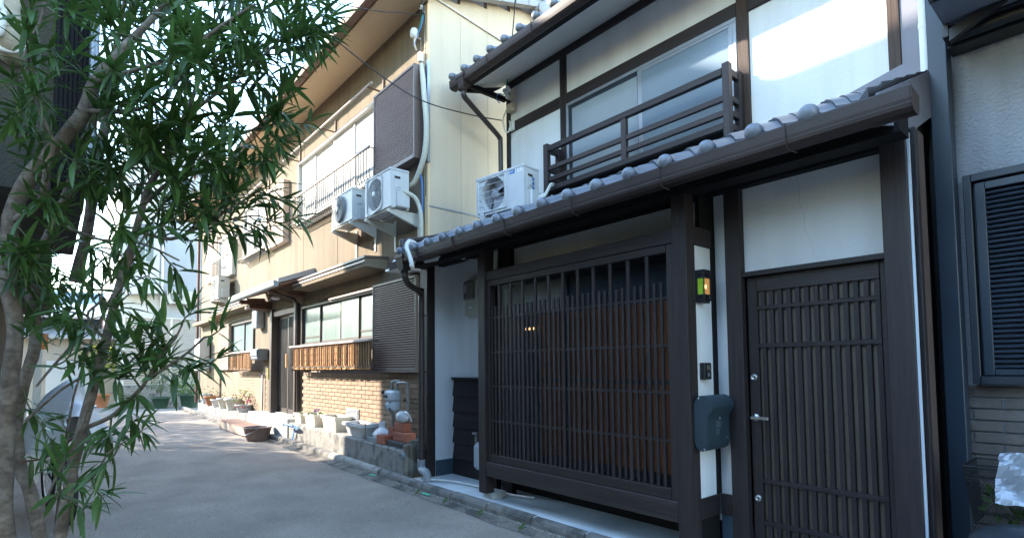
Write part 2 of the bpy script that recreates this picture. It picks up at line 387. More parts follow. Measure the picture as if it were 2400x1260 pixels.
# joints of the apron slabs with moss, and green survey tape
ap = MB()
for k, gx in enumerate((-2.9, -3.5, -4.1, -4.7, -5.25)):
    y0, y1 = ipl(AE, gx)+.01, ipl(FK, gx)
    for q in range(26):
        t = rnd.random()**.6; cx = gx-.06*t+rnd.gauss(0, .006+.012*t); cy = lerp(y0, y1, t)
        ap.ball((cx, cy, .006+.03*t), rnd.uniform(.004, .011), 5, 3, (1.3, 1, .5))
build(ap, 'moss', 'moss', kind='stuff')
gr = MB()
for q in range(900):
    gx = rnd.uniform(-5.9, -1.0); gy = ipl(FK, gx)-abs(rnd.gauss(0, .022)); gr.ball((gx, gy, .032), rnd.uniform(.0025, .006), 4, 2)
build(gr, 'gravel', 'concrete_pale', kind='stuff')
gt = MB()
for q in range(350):
    t = rnd.random()**1.6; gx = lerp(-2.2, -14, t)+rnd.uniform(-.4, .4); gy = rnd.uniform(.2, 3.0); sz = rnd.uniform(.002, .005)
    gt.box(gx-sz, gx+sz*rnd.uniform(.6, 1.6), gy-sz, gy+sz, -.002, rnd.uniform(.002, .004))
build(gt, 'grit', 'apron', kind='stuff')
for lab, gx, gy in (('green survey tape square beside the grey pale kerb', -6.45, 3.15), ('green survey tape square on the gutter nearest the dark lattice house', -5.1, 3.11)):
    bx('survey_mark', 'tape_green', None, gx-.07, gx+.07, gy-.018, gy+.018, .03, .034, 0, label=lab, cat='survey mark')
m = MB(); m.add([(-5.6, 3.20, .1), (1.5, 3.18, .1), (1.5, 4.0, .1), (-5.6, 4.0, .1), (-5.6, 3.2, 0), (1.5, 3.18, 0)], [(0, 1, 2, 3), (0, 4, 5, 1)])
build(m, 'pavement', 'slab_blue', kind='structure')

# ================================================================ DARK TIMBER TOWNHOUSE
H = thing('townhouse', 'white plaster townhouse with dark timber frame and lattice front', 'house', (-3.3, 3.9, .1))
# --- ground floor structure
bx('wall', 'plaster', H, -4.55, -1.776, 3.63, 3.75, .3, 2.86, 0)
bx('wall', 'plaster', H, -1.7755, -.80, 3.63, 3.75, 2.0185, 2.86, 0)
bx('door_lining', 'black_wood', H, -1.776, -.80, 3.72, 3.76, .1, 2.018, 0)
bx('wall', 'plaster', H, -5.56, -4.30, 3.785, 3.9, .1, 2.86, 0)
bx('wing_wall', 'plaster', H, -5.64, -5.535, 3.512, 3.785, .10, 2.86, 0)
bx('wing_base', 'base_blue', H, -5.6, -5.531, 3.513, 3.784, .101, .285, 0)
bx('corner_post', 'timber_v', H, -5.69, -5.535, 3.40, 3.51, .1, 2.78, .004)
bx('infill_wall', 'black_wood', H, -4.40, -1.9, 3.76, 3.9, .1, 2.0, 0)
# lapped boards of the recess
lap = thing('lap_siding', None, None, (-5.28, 3.78, .1)); lap.parent = H; lap.location = Vector((-5.28, 3.78, .1))-Vector(wl(H))
for k in range(7):
    z0 = .10+.187*k-.0; z1 = min(z0+.205, 1.235)
    if z0 > 1.22: break
    m = MB(); y = 3.784
    m.prism([(y-.030, z0), (y-.032, z0+.012), (y-.006, z1), (y-.0005, z1), (y-.0005, z0)], 'x', -5.533+.004*(k % 2), -4.36)
    build(m, 'board', 'timber_h', lap)
bx('cap_board', 'timber_h', lap, -5.534, -4.36, 3.735, 3.785, 1.236, 1.262, .004)
bx('beam', 'black_wood', H, -5.53, -4.34, 3.72, 3.79, 2.655, 2.75, .003)
# posts, rails of the lattice bay
for (xa, xb, za) in ((-4.335, -4.225, .16), (-2.102, -1.991, .1)): bx('post', 'timber_v', H, xa, xb, 3.25, 3.36, za, 2.56, .004)
bx('foot_stone', 'concrete_pale', H, -4.36, -4.19, 3.318, 3.48, .1, .158, .004)
bx('rail', 'timber_h', H, -4.224, -2.103, 3.262, 3.345, 2.238, 2.330, .004)
bx('rail', 'timber_h', H, -4.224, -2.103, 3.254, 3.345, .328, .468, .004)
bx('purlin', 'black_wood', H, -5.64, -.76, 3.25, 3.40, 2.565, 2.70, .003)
bx('purlin', 'black_wood', H, -5.53, -.80, 3.55, 3.628, 2.60, 2.88, .003)
LT = thing('lattice', None, None, (-3.16, 3.29, .468)); LT.parent = H; LT.location = Vector((-3.16, 3.29, .468))-Vector(wl(H))
for xa, xb in ((-4.222, -4.178), (-2.165, -2.104)): bx('stile', 'timber_v', LT, xa, xb, 3.275, 3.335, .469, 2.236)
for za, zb in ((2.180, 2.236), (.469, .545)): bx('frame_rail', 'timber_h', LT, -4.177, -2.166, 3.272, 3.335, za, zb)
tall = bx('slat', 'timber_v', LT, -4.053, -4.025, 3.279, 3.301, .546, 2.179, .003)
short = bx('slat', 'timber_v', LT, -4.163, -4.1405, 3.281, 3.301, .546, 1.974, .003)
for k in range(1, 11): inst(tall, (.1705*k, 0, 0))
for k in range(12):
    for q in (0, 1):
        if k == 0 and q == 0: continue
        inst(short, (.1705*k+.0565*q, rnd.uniform(-.001, .001), rnd.uniform(-.004, .004)))
for z in (1.863, 1.529, 1.199, .866): bx('rung', 'timber_h', LT, -4.177, -2.166, 3.2835, 3.297, z-.010, z+.010, .002)
# windows behind the lattice
W1 = bx('lattice_window', 'alu_dark', H, -4.21, -2.12, 3.47, 3.50, .42, 2.30, 0)
for (xa, xb, za, zb, mt) in ((-4.16, -3.36, .62, 2.17, 'frost_low'), (-3.26, -2.16, .62, 2.17, 'frost_low_dark')):
    bx('pane', mt, W1, xa, xb, 3.455, 3.469, za+1.28, zb, 0)
m = MB(); m.box(-3.62, -2.14, 3.44, 3.462, .60, 1.86, 0); build(m, 'pane_board', 'rust_board', W1)
bx('sash', 'alu_dark', W1, -4.2, -2.13, 3.43, 3.463, 1.25, 1.28, .002)
bx('sash', 'alu_dark', W1, -3.34, -3.28, 3.43, 3.463, .6, 2.2, .002)
m = MB(); m.tube([(-3.80, 3.42, 1.74), (-3.66, 3.42, 1.74)], .011, 8)
o = build(m, 'lamp', 'bulb', None, label='small glowing orange lamp behind the timber lattice', cat='lamp')
# jambs between bay and wall: left side
bx('post', 'black_wood', H, -4.55, -4.44, 3.56, 3.625, .1, 2.6, .003)
bx('post', 'black_wood', H, -4.36, -4.20, 3.56, 3.625, .1, 2.6, .003)
# right side panel of the bay
bx('side_panel', 'plaster', H, -2.03, -1.995, 3.361, 3.565, .492, 2.213, 0)
bx('side_rail', 'timber_y', H, -2.035, -1.988, 3.361, 3.60, .352, .49, .003)
bx('side_rail', 'timber_y', H, -2.035, -1.988, 3.361, 3.60, 2.215, 2.345, .003)
bx('trim', 'black_wood', H, -2.03, -1.988, 3.566, 3.625, .492, 2.6, .002)
bx('trim', 'black_wood', H, -2.03, -1.995, 3.44, 3.565, 2.346, 2.6, .002)
bx('sill_rail', 'timber_h', H, -1.986, -1.888, 3.60, 3.632, .352, .49, .003)
bx('base_panel', 'base_blue', H, -1.986, -1.888, 3.612, 3.632, .1, .351, 0)
bx('base_panel', 'black_wood', H, -2.03, -1.996, 3.361, 3.60, .1, .351, 0)
# door case and door
bx('door_post', 'timber_v', H, -1.887, -1.776, 3.57, 3.66, .1, 2.6, .004)
bx('lintel', 'timber_h', H, -1.776, -.93, 3.59, 3.66, 1.985, 2.018, .003)
bx('gate_post', 'timber_v', H, -.925, -.80, 3.50, 3.66, .1, 2.72, .004)
D = bx('door', 'frost_door', H, -1.772, -.93, 3.668, 3.70, .11, 1.982, 0)
for xa, xb in ((-1.772, -1.705), (-.985, -.93)): bx('stile', 'timber_v', D, xa, xb, 3.642, 3.668, .11, 1.982)
for (za, zb) in ((1.882, 1.982), (1.757, 1.785), (1.50, 1.53), (.60, .630), (.325, .355), (.11, .14)): bx('door_rail', 'timber_h', D, -1.704, -.986, 3.640, 3.668, za, zb, .003)
sl = bx('slat', 'timber_v', D, -1.682+.0, -1.654, 3.645, 3.6675, .141, 1.881, .002)
for k in range(1, 13): inst(sl, (.0555*k, 0, 0))
def lock(z):
    m = MB(); m.lathe([(.024, 0), (.024, -.006), (.019, -.014), (.011, -.015), (.011, -.013), (.003, -.013)], (-1.738, 3.641, z), 20, 'y'); return build(m, 'lock', 'steel', D)
lock(1.302); lock(.497)
m = MB(); m.lathe([(.026, 0), (.026, -.006), (.02, -.009), (.009, -.010), (.009, -.045)], (-1.738, 3.641, 1.033), 20, 'y')
m.box(-1.752, -1.632, 3.585, 3.598, 1.022, 1.044, .005); build(m, 'handle', 'steel', D)
m = MB(); m.tube(smooth_pts([(-1.42, 3.6298, 2.60), (-1.40, 3.6298, 2.50), (-1.405, 3.6298, 2.42), (-1.375, 3.6298, 2.33), (-1.38, 3.6298, 2.26), (-1.345, 3.6298, 2.16), (-1.33, 3.6298, 2.06)], 3), .0011, 3); build(m, 'crack', 'plaster_grey', H)
# --- ground floor eave: roof deck, tiles
def slope_z(y): return 2.622+.42*(y-2.98)
deck = MB(); deck.prism([(3.0, slope_z(3.0)-.11), (3.0, slope_z(3.0)-.02), (4.70, slope_z(4.7)-.02), (4.70, slope_z(4.7)-.13)], 'x', -5.72, -.803)
build(deck, 'eave_deck', 'black_wood', H)
for k in range(12):
    x = -5.5+.42*k; m = MB(); m.prism([(3.41, slope_z(3.41)-.15), (3.41, slope_z(3.41)-.111), (3.60, slope_z(3.6)-.111), (3.60, slope_z(3.6)-.15)], 'x', x, x+.04); build(m, 'rafter', 'black_wood', H)
def roof_tile(P, D_, ball, name, thick=.018):
    """one pantile in local coords: x across 0..P, y up the slope 0..D_, wave with a roll at its left; eave tiles end in a round cap"""
    m = MB(); r = P*.155
    def zc(u):
        if u < .30: return r*math.sin(math.pi*(u/.30))**.8+.004
        return -.012*math.sin(math.pi*((u-.30)/.70))
    us = [0, .04, .09, .15, .21, .26, .30, .42, .54, .66, .78, .90, 1.06]
    top = [(u*P, zc(min(u, 1) if u <= 1 else u-1)+(0.010 if u > .97 else 0)) for u in us]
    vs = []
    for y in (0, D_+.03):
        vs += [(x, y, z+(0 if y == 0 else 0)) for x, z in top]
    n = len(top)
    m.add(vs, [(i, i+1, n+i+1, n+i) for i in range(n-1)], True)
    lip = .045 if ball else thick
    vs2 = [(x, -.001, z) for x, z in top]+[(x, 0.003, z-lip+(.012*math.sin(math.pi*min(1, max(0, (x/P-.3)/.7))) if ball else 0)) for x, z in top]
    m.add(vs2, [(i, i+1, n+i+1, n+i) for i in range(n-1)], False)
    if ball:
        cx, cz = .15*P, .012
        m.lathe([(r*.80, .03), (r*.86, .0), (r*.86, -.012), (r*.97, -.014), (r*.97, -.022), (r*1.08, -.024)], (cx, 0, cz), 18, 'y')
        m.ball((cx, -.046, cz), r*1.10, 18, 10, (1, .86, 1))
    me = m.mesh(name, (0, 0, 0)); return me
def tile_roof(parent, x0, ncol, P, y0, z0, slope, nrow, course, mat, cap=True):
    me_e = roof_tile(P, course, True, 'eave_tile'); me_p = roof_tile(P, course, False, 'roof_tile')
    for me in (me_e, me_p): me.materials.append(MATS[mat])
    a = math.atan(slope); ca, sa = math.cos(a), math.sin(a)
    for r in range(nrow):
        for c in range(ncol):
            o = bpy.data.objects.new('eave_tile' if r == 0 and cap else 'roof_tile', me_e if r == 0 and cap else me_p); col.objects.link(o)
            d = r*course; lift = .012
            p = wl(parent)
            o.location = (x0+c*P-p[0]+rnd.uniform(-.002, .002), y0+d*ca-p[1], z0+d*sa+lift+(.012 if r else 0)-p[2]+rnd.uniform(-.001, .001)); o.rotation_euler = (a-.03, 0, 0); o.parent = parent
tile_roof(H, -5.352, 16, .2825, 2.965, 2.660, .42, 7, .25, 'tile')
# flashing at the right end of the low roof
m = MB(); m.prism([(3.02, 2.54), (3.02, 2.70), (4.69, 3.46), (4.69, 3.19), (3.60, 2.67), (3.50, 2.67)], 'x', -.802, -.788); build(m, 'flashing', 'panel_grey', H)
m = MB(); m.prism([(3.0, 2.64), (3.0, 2.67), (4.69, 3.395), (4.69, 3.35)], 'x', -.832, -.803); build(m, 'flashing', 'panel_grey', H)
m = MB(); m.prism([(-1.58, 3.40), (-1.58, 3.425), (-1.06, 3.545), (-.82, 3.545), (-.82, 3.40)], 'y', 4.640, 4.668); build(m, 'flashing', 'panel_grey', H)
def gutter(parent, x0, x1, y, z, r, mat, name='gutter', end=True):
    m = MB(); pr = []
    o_ = [(-r*1.0, .052), (-r*1.05, .058), (-r*1.12, .052), (-r*1.06, .0), (-r*1.0, -.018), (-r*1.03, -.022), (-r*.95, -.040), (-r*.6, -.056), (0, -.060), (r*.6, -.056), (r*.9, -.03), (r, .04)]
    i_ = [(a*.93, b+.004) for a, b in reversed(o_[3:])]
    m.prism([(y+a, z+b) for a, b in o_+i_], 'x', x0, x1)
    if end:
        for xx in (x0, x1): m.prism([(y+a, z+b) for a, b in o_[2:]], 'x', xx-.004, xx+.004)
    return build(m, name, mat, parent)
gutter(H, -5.30, -.636, 2.970, 2.584, .062, 'gutter')
for k, x in enumerate((-1.18, -1.95, -2.72, -3.50, -4.27, -4.93)):
    m = MB(); m.tube([(x, 2.900, 2.648), (x, 2.898, 2.57), (x, 2.925, 2.518), (x+.03, 2.965, 2.50)], .0045, 5); build(m, 'gutter_clip', 'gutter', H)
# hopper and downpipe
def hopper(parent, x, y, z, mat, s=1.0):
    m = MB(); m.box(x-.085*s, x+.085*s, y-.075*s, y+.075*s, z, z+.045*s, .004)
    def ring(w, d, zz): return [(x-w, y-d, zz), (x+w, y-d, zz), (x+w, y+d, zz), (x-w, y+d, zz)]
    vs = ring(.078*s, .068*s, z)+ring(.050*s, .045*s, z-.12*s); m.add(vs, [(0, 1, 5, 4), (1, 2, 6, 5), (2, 3, 7, 6), (3, 0, 4, 7), (4, 5, 6, 7)])
    m.lathe([(.042*s, -.12*s), (.042*s, -.15*s), (.034*s, -.15*s), (.034*s, -.18*s)], (x, y, z), 12)
    return build(m, 'hopper', mat, parent)
hopper(H, -5.31, 2.970, 2.59, 'gutter', 1.05)
m = MB(); m.tube(smooth_pts([(-5.31, 2.970, 2.43), (-5.31, 2.98, 2.38), (-5.36, 3.05, 2.32), (-5.50, 3.25, 2.285), (-5.555, 3.325, 2.25), (-5.56, 3.335, 2.16), (-5.56, 3.335, .30)]), .036, 12)
build(m, 'downpipe', 'pipe_brown', H)
for z in (2.0, 1.33, .42):
    m = MB(); m.tube([(-5.56+.040*math.cos(a), 3.335+.040*math.sin(a), z) for a in [k*math.pi/8 for k in range(16)]], .005, 5, closed=True); m.box(-5.555, -5.545, 3.36, 3.41, z-.005, z+.005); build(m, 'pipe_clip', 'gutter', H)
m = MB(); m.tube(smooth_pts([(-5.56, 3.335, .315), (-5.56, 3.335, .235), (-5.53, 3.325, .20), (-5.47, 3.31, .195), (-5.40, 3.295, .195), (-5.355, 3.285, .165), (-5.345, 3.28, .10)], 4), .047, 12); build(m, 'pipe_elbow', 'pvc_grey', H)
m = MB(); m.tube(smooth_pts([(-5.45, 3.05, 2.60), (-5.46, 3.03, 2.80), (-5.48, 3.08, 2.835), (-5.50, 3.5, 2.95), (-5.50, 4.2, 3.22), (-5.56, 4.58, 3.42), (-5.61, 4.62, 3.60)], 5), .033, 10); build(m, 'downpipe', 'pipe_brown', H)
# door side: clad corner, drip strip
bx('corner_strip', 'white_strip', H, -.7985, -.787, 3.515, 3.53, .1, 2.64, 0)
bx('corner_trim', 'timber_v', H, -.7995, -.770, 3.56, 3.62, .1, 2.68, .002)
bx('side_board', 'tan_clad', H, -.84, -.795, 3.70, 3.86, .1, 2.72, .002)
bx('side_wall', 'black_wood', H, -.90, -.84, 3.70, 4.9, .1, 3.0, 0)
# --- upper floor
bx('upper_wall', 'plaster', H, -5.56, -1.06, 4.70, 4.85, 3.2, 5.4, 0)
for (xa, xb, mt) in ((-5.56, -5.488, 'timber_v'), (-4.537, -4.434, 'timber_v'), (-2.294, -2.188, 'timber_warm'), (-1.148, -1.070, 'timber_warm')): bx('post', mt, H, xa, xb, 4.678, 4.76, 3.3, 5.26, .004)
for (xa, xb) in ((-5.487, -4.538), (-4.433, -2.295), (-2.187, -1.149)): bx('beam', 'timber_h', H, xa, xb, 4.676, 4.74, 4.548, 4.682, .004)
bx('beam', 'timber_h', H, -5.56, -1.06, 4.672, 4.73, 5.165, 5.30, .004)
for (xa, xb) in ((-5.487, -4.538), (-2.187, -1.149)): bx('base_trim', 'timber_h', H, xa, xb, 4.682, 4.73, 3.36, 3.432, .003)
bx('corner_cladding', 'panel_grey', H, -1.069, -.948, 4.69, 4.9, 3.3, 5.5, .002)
# sliding window
SW = bx('sliding_window', 'alu', H, -4.432, -2.296, 4.715, 4.76, 3.50, 4.547, 0)
m = MB()
m.box(-4.432, -2.296, 4.672, 4.714, 4.508, 4.547, .003).box(-4.432, -4.400, 4.672, 4.714, 3.50, 4.508, .003).box(-2.330, -2.296, 4.672, 4.714, 3.50, 4.508, .003).box(-4.432, -2.296, 4.66, 4.714, 3.50, 3.54, .003)
build(m, 'frame', 'alu', SW)
m = MB(); m.box(-3.385, -3.335, 4.674, 4.686, 3.54, 4.508, .002).box(-2.372, -2.331, 4.674, 4.686, 3.54, 4.508, .002).box(-3.335, -2.372, 4.674, 4.686, 4.478, 4.508, .002).box(-3.335, -2.372, 4.674, 4.686, 3.54, 3.58, .002); build(m, 'sash', 'alu', SW)
m = MB(); m.box(-4.399, -4.350, 4.688, 4.698, 3.54, 4.508, .002).box(-3.40, -3.386, 4.688, 4.698, 3.54, 4.508, .002).box(-4.350, -3.400, 4.688, 4.698, 4.468, 4.508, .002); build(m, 'sash', 'alu_dark', SW)
bx('pane', 'frosted_fine', SW, -3.334, -2.373, 4.680, 4.683, 3.58, 4.478, 0)
bx('pane', 'frosted', SW, -4.349, -3.401, 4.693, 4.696, 3.54, 4.467, 0)
# balcony
B = thing('balcony', None, None, (-3.4, 4.55, 3.36)); B.parent = H; B.location = Vector((-3.4, 4.55, 3.36))-Vector(wl(H))
for xa, xb in ((-4.557, -4.490), (-2.303, -2.240)):
    bx('post', 'timber_v', B, xa, xb, 4.40, 4.465, 3.362, 4.012, .004)
    bx('post', 'timber_v', B, xa+.004, xb-.004, 4.60, 4.671, 3.40, 4.0, .003)
    for za, zb in ((3.914, 3.975), (3.684, 3.734), (3.553, 3.603), (3.432, 3.488)): bx('side_rail', 'timber_y', B, xa+.008, xb-.012, 4.466, 4.599, za, zb, .003)
bx('post', 'timber_v', B, -3.415, -3.352, 4.408, 4.455, 3.489, 3.912, .003)
for za, zb in ((3.913, 3.979), (3.430, 3.489)): bx('rail', 'timber_h', B, -4.489, -2.304, 4.404, 4.456, za, zb, .004)
for xa, xb in ((-4.489, -3.416), (-3.351, -2.304)):
    for za, zb in ((3.684, 3.735), (3.552, 3.604)): bx('rail', 'timber_h', B, xa, xb, 4.414, 4.45, za, zb, .003)
bx('floor_board', 'black_wood', B, -4.49, -2.30, 4.457, 4.671, 3.436, 3.456, .002)
# upper eave
m = MB(); m.prism([(4.70, 5.31), (4.70, 5.262), (4.04, 5.03), (4.04, 5.06)], 'x', -5.68, -.9); build(m, 'soffit', 'plaster_grey', H)
bx('fascia', 'black_wood', H, -5.70, -.9, 3.985, 4.04, 4.985, 5.095, .003)
m = MB(); m.prism([(3.97, 5.10), (3.97, 5.125), (6.6, 6.23), (6.6, 6.2)], 'x', -5.72, -.9); build(m, 'roof_deck', 'black_wood', H)
m = MB(); m.prism([(4.04, 4.99), (4.04, 5.09), (4.70, 5.36), (4.70, 5.26), (4.5, 5.12)], 'x', -5.71, -5.66); build(m, 'verge_board', 'black_wood', H)
bx('brace', 'black_wood', H, -5.62, -5.565, 4.02, 4.69, 5.02, 5.085, .003)
tile_roof(H, -5.75, 18, .266, 3.93, 5.145, .42, 3, .25, 'tile')
gutter(H, -5.68, -.9, 3.895, 5.005, .062, 'gutter')
for k in range(6):
    x = -4.9+.78*k; m = MB(); m.tube([(x, 3.825, 5.07), (x, 3.823, 4.98), (x, 3.85, 4.94), (x+.03, 3.89, 4.925)], .0045, 5); build(m, 'gutter_clip', 'gutter', H)
hopper(H, -5.44, 3.885, 5.01, 'gutter', 1.0)
m = MB(); m.tube(smooth_pts([(-5.44, 3.885, 4.84), (-5.45, 3.90, 4.79), (-5.50, 4.05, 4.74), (-5.60, 4.52, 4.55), (-5.615, 4.60, 4.50), (-5.615, 4.62, 4.40), (-5.615, 4.62, 3.45)]), .034, 12); build(m, 'downpipe', 'pipe_brown', H)
# ================================================================ CREAM TERRACE
T = thing('terrace_house', 'long cream stucco terrace with brick tile base and brown louvre shutters', 'house', (-13, 4.5, 0))
SE = [-5.985, -7.272, -8.92, -10.56, -12.75, -14.95, -17.2, -20.0]
wallm = MB()
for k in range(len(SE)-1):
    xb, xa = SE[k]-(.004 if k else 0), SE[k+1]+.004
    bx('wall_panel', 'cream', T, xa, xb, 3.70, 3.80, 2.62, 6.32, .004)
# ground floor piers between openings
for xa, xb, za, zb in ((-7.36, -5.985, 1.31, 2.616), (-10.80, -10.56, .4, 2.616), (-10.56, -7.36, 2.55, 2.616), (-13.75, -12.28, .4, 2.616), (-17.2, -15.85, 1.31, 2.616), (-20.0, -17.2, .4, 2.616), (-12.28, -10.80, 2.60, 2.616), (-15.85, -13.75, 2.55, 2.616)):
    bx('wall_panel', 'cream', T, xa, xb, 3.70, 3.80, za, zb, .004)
bx('core_wall', 'mortar', T, -20.0, -5.99, 3.81, 3.9, .1, 6.3, 0)
bx('brick_backing', 'mortar', T, -10.79, -5.987, 3.713, 3.80, .40, 1.308, 0)
bx('brick_backing', 'mortar', T, -17.0, -12.76, 3.713, 3.80, .40, 1.308, 0)
# side wall panels
YS = [3.70, 4.216, 4.688, 5.127, 5.572, 6.05, 6.6, 7.2]
for a, b in zip(YS, YS[1:]):
    zt = 6.29+.325*(b-3.9) if b < 5.9 else 6.80
    bx('side_panel', 'cream_side_lifted', T, -6.05, -5.982, a+.0015, b-.0015, 3.49, zt, .002)
    bx('side_panel', 'cream_side_lifted', T, -6.05, -5.982, a+.0015, b-.0015, .1, 3.475, .002)
bx('flashing', 'alu', T, -6.03, -5.972, 3.70, 7.2, 3.474, 3.492, 0)
bx('corner_trim', 'soffit', T, -6.06, -5.976, 3.685, 3.72, .5, 6.2, .004)
# eave
m = MB(); m.prism([(3.70, 6.30), (3.70, 6.245), (3.22, 6.175), (3.16, 6.175), (3.16, 6.28)], 'x', -20.3, -5.80); build(m, 'soffit', 'soffit', T)
bx('fascia', 'soffit', T, -20.3, -5.80, 3.14, 3.16, 6.16, 6.29, .003)
gutter(T, -20.3, -5.78, 3.08, 6.235, .062, 'gutter_cream')
for k in range(18):
    x = -6.3-.78*k; m = MB(); m.tube([(x, 3.14, 6.30), (x, 3.005, 6.30), (x, 3.005, 6.22), (x, 3.04, 6.17), (x, 3.13, 6.15)], .006, 4); build(m, 'gutter_clip', 'rail_rust', T)
m = MB(); m.prism([(3.12, 6.30), (3.12, 6.335), (5.62, 7.10), (8.2, 6.30), (8.2, 6.26), (5.62, 7.02)], 'x', -20.3, -5.86); build(m, 'roof_deck', 'tile_cream', T)
m = MB(); m.prism([(3.70, 6.29), (3.70, 6.26), (5.62, 6.83), (7.5, 6.25), (7.5, 6.29)], 'x', -6.05, -5.984); build(m, 'gable', 'cream_side_lifted', T)
# verge tiles climbing the gable
for k in range(9):
    y = 3.25+.262*k; z = 6.285+.318*(y-3.55)-.02
    m = MB(); m.prism([(y, z-.035), (y+.275, z+.318*.275-.035), (y+.275, z+.318*.275+.065), (y, z+.075)], 'x', -5.90, -5.80)
    m.prism([(y, z+.05), (y+.275, z+.318*.275+.045), (y+.275, z+.318*.275+.075), (y, z+.085)], 'x', -6.2, -5.899); build(m, 'verge_tile', 'tile_cream', T)
# ridge end ornament
o_ = MB()
o_.lathe([(.115, 0), (.12, .015), (.10, .03), (.03, .035)], (-5.80, 5.66, 6.86), 20, 'x')
o_.box(-5.96, -5.81, 5.50, 5.80, 6.82, 7.02, .02)
for sgn in (-1, 1):
    pts = [(-5.82, 5.64+sgn*(.05+.12*t*math.cos(2.6*t)), 6.98+.13*math.sin(2.8*t)) for t in [q/8 for q in range(9)]]
    o_.tube(pts, [.035-.002*q for q in range(9)], 8)
o_.ball((-5.82, 5.50, 7.0), .055, 12, 8)
build(o_, 'ridge_ornament', 'tile_cream', T)
m = MB(); m.tube([(-20, 5.62, 7.12), (-5.9, 5.62, 7.12)], .075, 10); build(m, 'ridge', 'tile_cream', T)
m = MB(); m.tube([(-5.965, 3.75, 6.32), (-5.965, 5.05, 6.16)], .012, 6); build(m, 'conduit', 'cable_white', T)
# ---- brick tiles, near stretch one by one
bk = None; BW, BH = .2605, .0662
for r in range(13):
    z = 1.303-BH*(r+1)
    x = -6.0-(BW/2 if r % 2 else 0)+.0
    if r % 2: 
        h = bx('brick', 'brick_tile', T, -5.99-BW/2+.013, -5.992, 3.699, 3.716, z+.005, z+BH-.005, .002)
    while x-BW > -10.60:
        if bk is None: bk = bx('brick', 'brick_tile', T, x-BW+.006, x-.004, 3.699, 3.716, z+.005, z+BH-.005, .002); X0, Z0 = x, z
        else: inst(bk, (x-X0, rnd.uniform(-.0012, .0012), z-Z0))
        x -= BW
m = MB()
for r in range(13):
    z = 1.303-BH*(r+1); x = -12.77-(BW/2 if r % 2 else 0)
    while x-BW > -17.0:
        e = rnd.uniform(-.001, .001); m.box(x-BW+.005, x-.005, 3.699+e, 3.716, z+.005, z+BH-.005, 0); x -= BW
build(m, 'brick_facing', 'brick_far', T, kind='stuff')
# plinth following the lane
m = MB(); PF = [(-5.90, 3.275), (-7.0, 3.325), (-8.1, 3.36), (-10.4, 3.41)]
vs = []
for x, y in PF: vs += [(x, y, .06), (x, y+.004, .365), (x, y+.022, .385), (x, 3.72, .395), (x, 3.72, .06)]
n = 5
m.add(vs, [(i*n+k, i*n+k+1, (i+1)*n+k+1, (i+1)*n+k) for i in range(3) for k in range(4)]+[(0, 1, 2, 3, 4), (15, 16, 17, 18, 19)])
build(m, 'plinth', 'concrete', T)
m = MB(); PF2 = [(-13.12, 3.41), (-15.2, 3.44), (-19.0, 3.50)]
vs = []
for x, y in PF2: vs += [(x, y, .06), (x, y, .35), (x, 3.71, .36), (x, 3.71, .06)]
m.add(vs, [(i*4+k, i*4+k+1, i*4+5+k, i*4+4+k) for i in range(2) for k in range(3)]+[(0, 1, 2, 3), (8, 9, 10, 11)]); build(m, 'plinth', 'concrete', T)
bx('plinth_strip', 'concrete', T, -10.4, -5.99, 3.685, 3.712, .39, .505, .004)
m = MB(); m.box(-5.90, -5.80, 3.27, 3.46, .08, .46, .02); m.box(-5.795, -5.735, 3.30, 3.44, .08, .52, .012); m.box(-5.80, -5.63, 3.46, 3.7, .08, .6, .01); build(m, 'drain_block', 'concrete_old', T)
m = MB(); m.tube([(-5.862, 3.29, .335), (-5.850, 3.225, .325)], .036, 14, caps=False); m.tube([(-5.862, 3.29, .335), (-5.851, 3.23, .326)], .030, 14); build(m, 'drain_pipe', 'pvc_grey', T)
# ---- openings
def shutter(P, x0, x1, z0, z1, y0, y1, n, fm, sm, ind=True, lab=None):
    S = MB(); f = .035
    S.box(x0, x0+f, y0, y1, z0, z1, .003).box(x1-f, x1, y0, y1, z0, z1, .003).box(x0+f, x1-f, y0, y1, z1-f, z1, .003).box(x0+f, x1-f, y0, y1, z0, z0+f*1.4, .003)
    S = build(S, 'louvre_shutter', fm, P, label=lab)
    bx('back_panel', 'black_wood', S, x0+f, x1-f, y1-.02, y1-.001, z0+f, z1-f, 0)
    h = (z1-z0-2.4*f)/n; zz = z0+1.4*f; y = y0+.008
    pr = [(y+.004, 0), (y, h*.10), (y, h*.48), (y+.006, h*.60), (y+.050, h*.74), (y+.050, h*.70), (y+.012, h*.05)]
    if ind:
        m = MB(); m.prism([(a, zz+b) for a, b in pr], 'x', x0+f, x1-f); s = build(m, 'slat', sm, S)
        for k in range(1, n): inst(s, (0, 0, h*k))
    else:
        m = MB()
        for k in range(n): m.prism([(a, zz+h*k+b) for a, b in pr], 'x', x0+f, x1-f)
        build(m, 'slats', sm, S, kind='stuff')
    return S
shutter(T, -7.336, -6.10, 1.318, 2.588, 3.575, 3.70, 36, 'shut_frame', 'shut_brown')
s = shutter(T, -7.215, -6.037, 4.10, 5.355, 3.52, 3.70, 40, 'shut_frame', 'shut_brown')
shutter(T, -12.58, -11.42, 3.99, 5.29, 3.575, 3.70, 36, 'shut_light', 'shut_light')
shutter(T, -16.95, -15.86, 1.36, 2.58, 3.60, 3.70, 30, 'shut_light', 'shut_light', False)
shutter(T, -18.6, -17.3, 3.95, 5.2, 3.58, 3.70, 30, 'shut_light', 'shut_light', False)
bx('sticker', 'white_plastic', s, -6.75, -6.64, 3.5165, 3.5195, 4.115, 4.135, 0)
